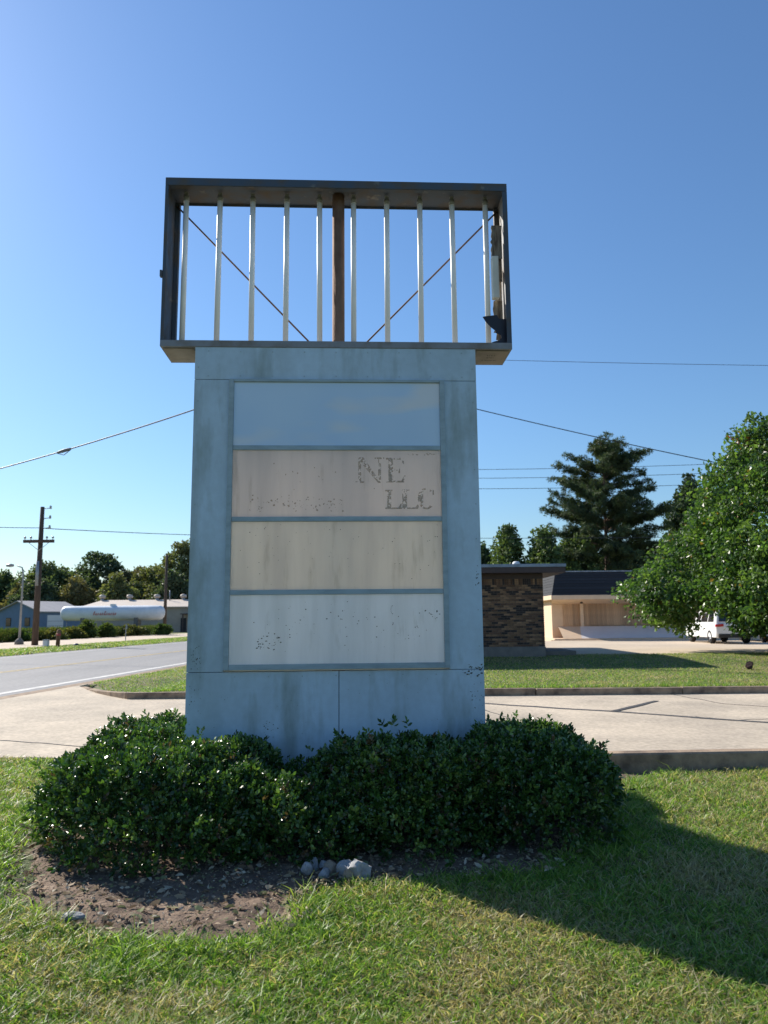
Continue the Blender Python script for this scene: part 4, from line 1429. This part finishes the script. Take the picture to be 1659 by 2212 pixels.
# a far wood closing the horizon beyond the separate trees
n = 900
wa = rng.uniform(R(-48), R(40), n)
wr = rng.uniform(195, 230, n)
wh = 5.5 + 4.5 * vnoise(wa * 30, wa * 0, 1.0, 61) + 2.5 * vnoise(wa * 110, wa * 0, 1.0, 62)
wz = wh * rng.random(n) ** .6
per = 26
P = np.repeat(np.stack([wr * np.sin(wa), wr * np.cos(wa), wz], 1), per, 0) + rng.normal(0, 1.0, (n * per, 3)) * np.array([1.5, 1.5, .9])
P[:, 2] = np.maximum(P[:, 2], 0)
wc = np.concatenate(FG)[rng.integers(0, 8, n)]
tag(link('far_wood', cards('far_wood', P, rng.normal(size=P.shape), rng.uniform(.8, 1.5, len(P)), rng.uniform(.6, 1.1, len(P)), np.repeat(wc, per, 0) * rng.uniform(.7, 1.2, (len(P), 1)), M['far_leaf'])),
    'distant belt of woodland along the horizon behind the nearer trees', 'wood', kind='stuff')

# ------------------------------------------------------------------ across the road
# slate-blue house: gable end towards the road
hp = at(83, 1352, 96)
hs = empty('gabled_house', (hp.x, 96, 0), R(-24))
tag(hs, 'slate-blue gabled metal building behind the utility pole', 'building')
gw, gl_ = 7.4, 7.2                                            # gable to the -x side
e_, a_ = 3.05, 4.35
MB().prism([(-gw, 0), (0, 0), (0, e_), (-gw / 2, a_), (-gw, e_)], 0, gl_).build('wall', M['blue_wall'], hs)
for s in (-1, 1):
    x0 = -gw / 2
    x1 = x0 + s * (gw / 2 + .35)
    zz = a_ - (a_ - e_) * (1 + .35 / (gw / 2))
    MB().prism([(x0, a_ + .02), (x1, zz + .02), (x1, zz + .14), (x0, a_ + .14)], -.35, gl_ + .35).build('roof', M['grey_roof'], hs)
for xx in (-5.4, -2.0):
    wn = MB().box(xx - .45, xx + .45, -.05, .02, 1.2, 2.3).build('window', M['trim'], hs)
    MB().box(xx - .39, xx + .39, -.065, -.052, 1.26, 2.24).build('pane', M['glass'], wn)
dr = MB().box(.002, .06, 1.3, 3.9, 0, 2.6).build('roller_door', M['white_door'], hs)
for z in (.6, 1.2, 1.8): MB().box(.062, .075, 1.35, 3.85, z, z + .05).build('door_rib', M['galv'], dr)

# white storage tank
tp_ = at(132, 1324, 95)
tq_ = at(356, 1324, 95)
tk = empty('storage_tank', (tp_.x, 95, 0))
tag(tk, 'long white horizontal gas storage tank with red lettering across the road', 'tank')
TL, TR_, TZ = tq_.x - tp_.x, .92, 2.75
prof = [(TR_ * math.cos(a), -TR_ * .75 * math.sin(a) + TR_ * .75) for a in np.linspace(math.pi / 2, 0, 8)]
prof += [(TR_, TL * k / 6) for k in range(1, 6)] + [(TR_ * math.cos(a), TL - TR_ * .75 + TR_ * .75 * math.sin(a)) for a in np.linspace(0, math.pi / 2, 8)]
MB().lathe(prof, 28, (0, 0, TZ), 'X').build('shell', M['tank'], tk)
for xx in (3.0, TL - 3.4):
    MB().box(xx - .25, xx + .25, -.7, .7, -.1, TZ - .55).build('saddle', M['found'], tk)
MB().box(TL * .5 - .3, TL * .5 + .3, -.25, .25, TZ + TR_ - .05, TZ + TR_ + .22).build('manway', M['tank'], tk)
MB().tube([(.8, -.1, TZ - TR_), (.8, -.1, .3), (4.2, -.1, .3)], .05, 8).build('pipe', M['galv'], tk)
b = MB()                                                      # faded slanting red name, not readable
x = TL * .335
for i in range(11):
    hgt = .48 if i in (0, 5) else .28
    b.add([(x, -TR_ - .012, TZ - .25), (x + .12, -TR_ - .012, TZ - .25), (x + .12 + hgt * .35, -TR_ - .012, TZ - .25 + hgt), (x + hgt * .35, -TR_ - .012, TZ - .25 + hgt)], [(0, 1, 2, 3)])
    if i % 2: b.add([(x + .1, -TR_ - .012, TZ - .25), (x + .24, -TR_ - .012, TZ - .25), (x + .26, -TR_ - .012, TZ - .17), (x + .13, -TR_ - .012, TZ - .17)], [(0, 1, 2, 3)])
    x += .27
b.build('lettering', M['red_print'], tk)

# tan building with turbine vents
bp = at(167, 1352, 122)
tn = empty('warehouse', (bp.x, 122, 0))
tag(tn, 'long tan metal warehouse with a row of roof vents behind the tank', 'building')
TW, TD = 26.0, 12.0
MB().box(.4, TW, .4, TD, -.2, 3.95).build('wall', M['tan_wall'], tn)
MB().add([(0, 0, 3.9), (TW + .3, 0, 3.9), (TW + .3, TD / 2, 5.2), (1.6, TD / 2, 5.2), (TW + .3, TD, 3.9), (0, TD, 3.9), (0, 0, 4.05), (TW + .3, 0, 4.05), (TW + .3, TD / 2, 5.35), (1.6, TD / 2, 5.35), (TW + .3, TD, 4.05), (0, TD, 4.05)],
         [(6, 7, 8, 9), (9, 8, 10, 11), (6, 9, 11), (0, 1, 7, 6), (0, 6, 11, 5), (0, 1, 4, 5), (1, 4, 10, 8, 7), (4, 5, 11, 10)]).build('roof', M['tan_roof'], tn)
for px_ in (221, 280, 339, 396):
    v_ = at(px_, 1300, 122 + TD / 2)
    vt = empty('roof_vent', (v_.x - bp.x, TD / 2, 5.3))
    vt.parent = tn
    MB().lathe([(.28, 0), (.28, .35), (0, .35)], 12).build('pipe', M['galv'], vt)
    MB().lathe([(0, .34), (.42, .36), (.58, .62), (.45, .88), (0, 1.0)], 14).build('turbine', M['tan_roof'], vt)
MB().tube([(13.3, TD / 2 - .8, 4.9), (13.3, TD / 2 - .8, 6.9)], .09, 8).build('stack', M['galv'], tn)
MB().box(16.6, 17.5, .3, .39, -.1, 2.2).build('door', M['trim'], tn)
MB().box(17.0, 21, -1.6, .38, 2.75, 2.9).build('canopy', M['fascia'], tn)
for xx in (17.4, 20.6): MB().box(xx - .08, xx + .08, -1.5, -1.34, -.1, 2.748).build('canopy_post', M['fascia'], tn)


# utility poles
def upole(label, base, top_z, r0, arms=True, grey=True, arm_z=None, rz=0.0, pins=True):
    root = empty('utility_pole', base, rz)
    tag(root, label, 'utility pole')
    MB().tube([(0, 0, -.2), (0, 0, top_z * .5), (0, 0, top_z)], [r0, r0 * .82, r0 * .62], 12).build('pole', M['pole_wood'], root)
    if arms:
        az = arm_z or top_z * .64
        MB().box(-1.15, 1.15, -r0 - .14, -r0 + .02, az - .11, az + .11).build('cross_arm', M['pole_wood'], root)
        for xx in (-1.05, -.6, .6, 1.05):
            MB().lathe([(.0, 0), (.03, 0), (.03, .10), (.08, .12), (.09, .20), (.04, .26), (0, .27)], 10, (xx, -r0 - .06, az + .11)).build('insulator', M['insul'], root)
        for s in (-1, 1): MB().tube([(s * .8, -r0 - .05, az - .06), (0, -r0 * .9, az - .7)], .02, 6).build('arm_brace', M['galv'], root)
    if pins:
        for dz in (.1, .85, 1.6):
            ins = MB().tube([(.05, 0, top_z - dz - .05), (.55, 0, top_z - dz)], .03, 6).build('pin_arm', M['galv'], root)
            MB().lathe([(0, 0), (.05, 0), (.1, .06), (.06, .16), (.1, .2), (0, .28)], 10, (.62, 0, top_z - dz - .06)).build('insulator', M['insul'], root)
    return root


g = gnd(75, 1393)
tpz = at(103, 1095, g.y).z
up1 = upole('tall wooden utility pole with cross-arm and side insulators by the road', (g.x, g.y, 0), tpz, .24, arm_z=at(95, 1170, g.y).z)
MB().tube([(.0, -.25, tpz * .42), (.0, -.28, tpz * .60)], .12, 8).build('riser', M['galv'], up1)
g2 = gnd(355, 1370)
upole('bare wooden pole without cross-arm near the tan warehouse', (g2.x, g2.y, 0), at(364, 1198, g2.y).z, .24, arms=False, pins=False)
hpole = upole('wooden service pole behind the sign where the cables meet', (at(560, 1000, 33).x, 33, 0), at(560, 757, 33).z, .16, arms=False, pins=False)
upole('far wooden power-line pole behind the sign', (at(610, 1000, 84).x, 84, 0), at(610, 990, 84).z, .2, arm_z=at(610, 1012, 84).z, pins=False)


def wire(label, p0, p1, sag, r, m='wire', group=None, seg=18):
    pts = []
    for i in range(seg + 1):
        t = i / seg
        q = p0.lerp(p1, t)
        q.z -= sag * 4 * t * (1 - t)
        pts.append(q)
    o = MB().tube(pts, r, 5).build('overhead_wire', M[m])
    return tag(o, label, 'wire', group)


ptop = Vector((at(560, 1000, 33).x, 33, at(560, 757, 33).z - .1))
w1 = wire('thick grey sagging cable with a splice lump, sign to the road', at(-260, 1075, 40), Vector((ptop.x, 32.85, at(560, 838, 33).z)), .35, .035, 'cable')
ca_, cb_ = at(-260, 1075, 40), Vector((ptop.x, 32.85, at(560, 838, 33).z))
sp_ = ca_.lerp(cb_, .53)
sp_.z -= .35 * 4 * .53 * .47
cd_ = (cb_ - ca_).normalized()
MB().tube([sp_ + cd_ * t for t in (-.45, -.38, -.1, .12, .38, .45)], [.03, .06, .085, .085, .06, .03], 10).build('splice', M['cable'], w1)
MB().tube([sp_ + cd_ * -.4 + Vector((0, 0, -.05)), sp_ + Vector((0, 0, -.22)), sp_ + cd_ * .4 + Vector((0, 0, -.05))], .02, 6).build('slack_loop', M['cable'], w1)
wire('black cable dropping steeply from the sign towards the leafy tree', ptop, at(1640, 1018, 33), .25, .022)
wire('thin wire running level from the sign top high above the trees', ptop + Vector((.1, 0, .02)), at(1900, 792, 33), .12, .011)
fp = lambda x_, y_: at(x_, y_, 84)
G_ = 'parallel power lines behind the tall pine'
wire('highest of three thin power lines passing behind the tall pine', fp(604, 1012), fp(1800, 990), .6, .028, group=G_)
wire('middle of three thin power lines passing behind the tall pine', fp(618, 1030), fp(1800, 1010), .6, .028, group=G_)
wire('lowest of three thin power lines passing behind the tall pine', fp(630, 1052), fp(1800, 1034), .6, .028, group=G_)
wire('low thin wire crossing just above the low trees beside the brick roof', at(640, 1160, 60), at(1500, 1160, 60), .1, .02)
pt1 = Vector((g.x + .62, g.y, tpz))
wire('thin wire from the tall utility pole towards the sign', Vector((g.x, g.y, at(95, 1141, g.y).z)), at(560, 1159, 84), .1, .03)
wire('thin wire leaving the tall utility pole away from the sign', at(-200, 1133, 52), Vector((g.x, g.y - .2, at(95, 1141, g.y).z)), .05, .026)

# street light: slim grey pole with an arm
g = gnd(41, 1392)
st = empty('street_light', (g.x, g.y, 0))
tag(st, 'slim grey street light with arm and flat lamp head beside the utility pole', 'street light')
zt = at(60, 1222, g.y).z
MB().tube([(0, 0, 0), (0, 0, zt - .6), (-.1, 0, zt - .15), (-.5, 0, zt)], [.09, .06, .05, .045], 10).build('pole', M['galv'], st)
MB().lathe([(.0, 0), (.34, 0), (.30, .25), (.12, .45), (0, .45)], 12).build('base', M['found'], st)
MB().lathe([(0, -.5), (.10, -.42), (.14, -.1), (.09, .12), (0, .15)], 10, (-.9, 0, zt + .03), 'X').build('lamp_head', M['galv'], st)

# small roadside things
g = gnd(99, 1398)
bx = empty('utility_pedestal', (g.x, g.y, -.03))
tag(bx, 'small pale grey utility box standing on the concrete beside the pole', 'utility box')
MB().box(-.17, .17, -.14, .14, 0, .48).build('case', M['white_door'], bx, bevel=.015)
MB().box(-.19, .19, -.16, .16, .482, .53).build('lid', M['insul'], bx, bevel=.01)
g = gnd(124, 1398)
po = empty('bollard', (g.x, g.y, -.05))
po.rotation_euler = (0, R(3), 0)
tag(po, 'leaning rusty red bollard by the roadside verge', 'bollard')
MB().lathe([(0, -.1), (.13, -.1), (.13, 1.12), (.10, 1.19), (0, 1.21)], 14).build('pipe', M['rust'], po)
MB().lathe([(.131, .80), (.136, .80), (.136, .95), (.131, .95)], 14).build('band', M['red_print'], po)
g = gnd(164, 1397)
hy = empty('valve_box', (g.x, g.y, -.03))
tag(hy, 'low dark valve cover on the verge between bollard and thin sign post', 'valve box')
MB().lathe([(0, .26), (.10, .25), (.19, .17), (.22, .0)], 12).build('dome', M['steel_dark'], hy)
MB().lathe([(.24, 0), (.24, .05), (.18, .06)], 12).build('collar', M['found'], hy)
g = gnd(271, 1385)
sp2 = empty('sign_post', (g.x, g.y, 0))
tag(sp2, 'thin metal post with a small edge-on plate on the far verge', 'sign post')
MB().box(-.03, .03, -.03, .03, -.2, 1.45).build('post', M['galv'], sp2)
MB().box(-.012, .012, -.19, .19, 1.02, 1.40).build('plate', M['galv'], sp2, loc=(.045, 0, 0))

# weeds and bushes along the fence line
WG = [np.array([[.11, .14, .035], [.085, .125, .035]]), np.array([[.15, .145, .04], [.12, .13, .04]]), np.array([[.075, .115, .035], [.06, .10, .03]])]
n = 26000
yy = 60 + 48 * rng.random(n)
P = np.stack([road_x(-39.5 - 2.6 * rng.random(n), yy), yy, rng.random(n) ** 1.3 * 1.0], 1)
D = rng.normal(size=(n, 3)) * np.array([.6, .6, .4]) + np.array([0, 0, .8])
wc = np.concatenate(WG)
tag(link('weeds', cards('weeds', P, D, rng.uniform(.16, .38, n), rng.uniform(.05, .12, n), wc[rng.integers(0, 6, n)] * rng.uniform(.7, 1.2, (n, 1)), M['weeds'])),
    'strip of tall rough weeds between the concrete frontage and the tank', 'weeds', kind='stuff')
for i, (px_, top, wpx, Y, kd, lb) in enumerate(((188, 1342, 30, 82, 0, 'peaked yellow-green bush in front of the tank saddle'), (232, 1346, 26, 84, 0, 'peaked bush beneath the red tank lettering'), (160, 1358, 34, 78, 1, 'low yellow bush at the tank end'), (285, 1352, 60, 92, 1, 'straggling brownish bush row under the tank belly'),
                                                (350, 1349, 30, 96, 2, 'rounded green bush at the foot of the bare pole'), (110, 1362, 60, 74, 1, 'yellowing bush by the slate-blue building wall'), (30, 1362, 60, 70, 2, 'long low bush in front of the slate-blue gable'))):
    t_ = at(px_, top, Y)
    broad_tree('wild_bush', lb, (t_.x, Y, -.1), t_.z + .1, wpx / F * Y * .6, wpx / F * Y * .5, .05, 70, 34, .26, WG[kd], M['weeds'], 500 + i, .04, 'bushes along the weed strip', lob=.3, cat='bush', clr=.42, taper=1.4)

# small dark clump on the back lawn
g = gnd(1620, 1446, .16)
o = link('dead_clump', rock_mesh('dead_clump', mat('dark_dead_leaves', (.035, .022, .02), (.06, .03, .025), 20, rough=.95), 77, .15, .11, .13))
o.location = (g.x, g.y, .25)
o.rotation_euler = (.3, .5, .8)
tag(o, 'small dark brown clump lying alone on the back lawn', 'clump')
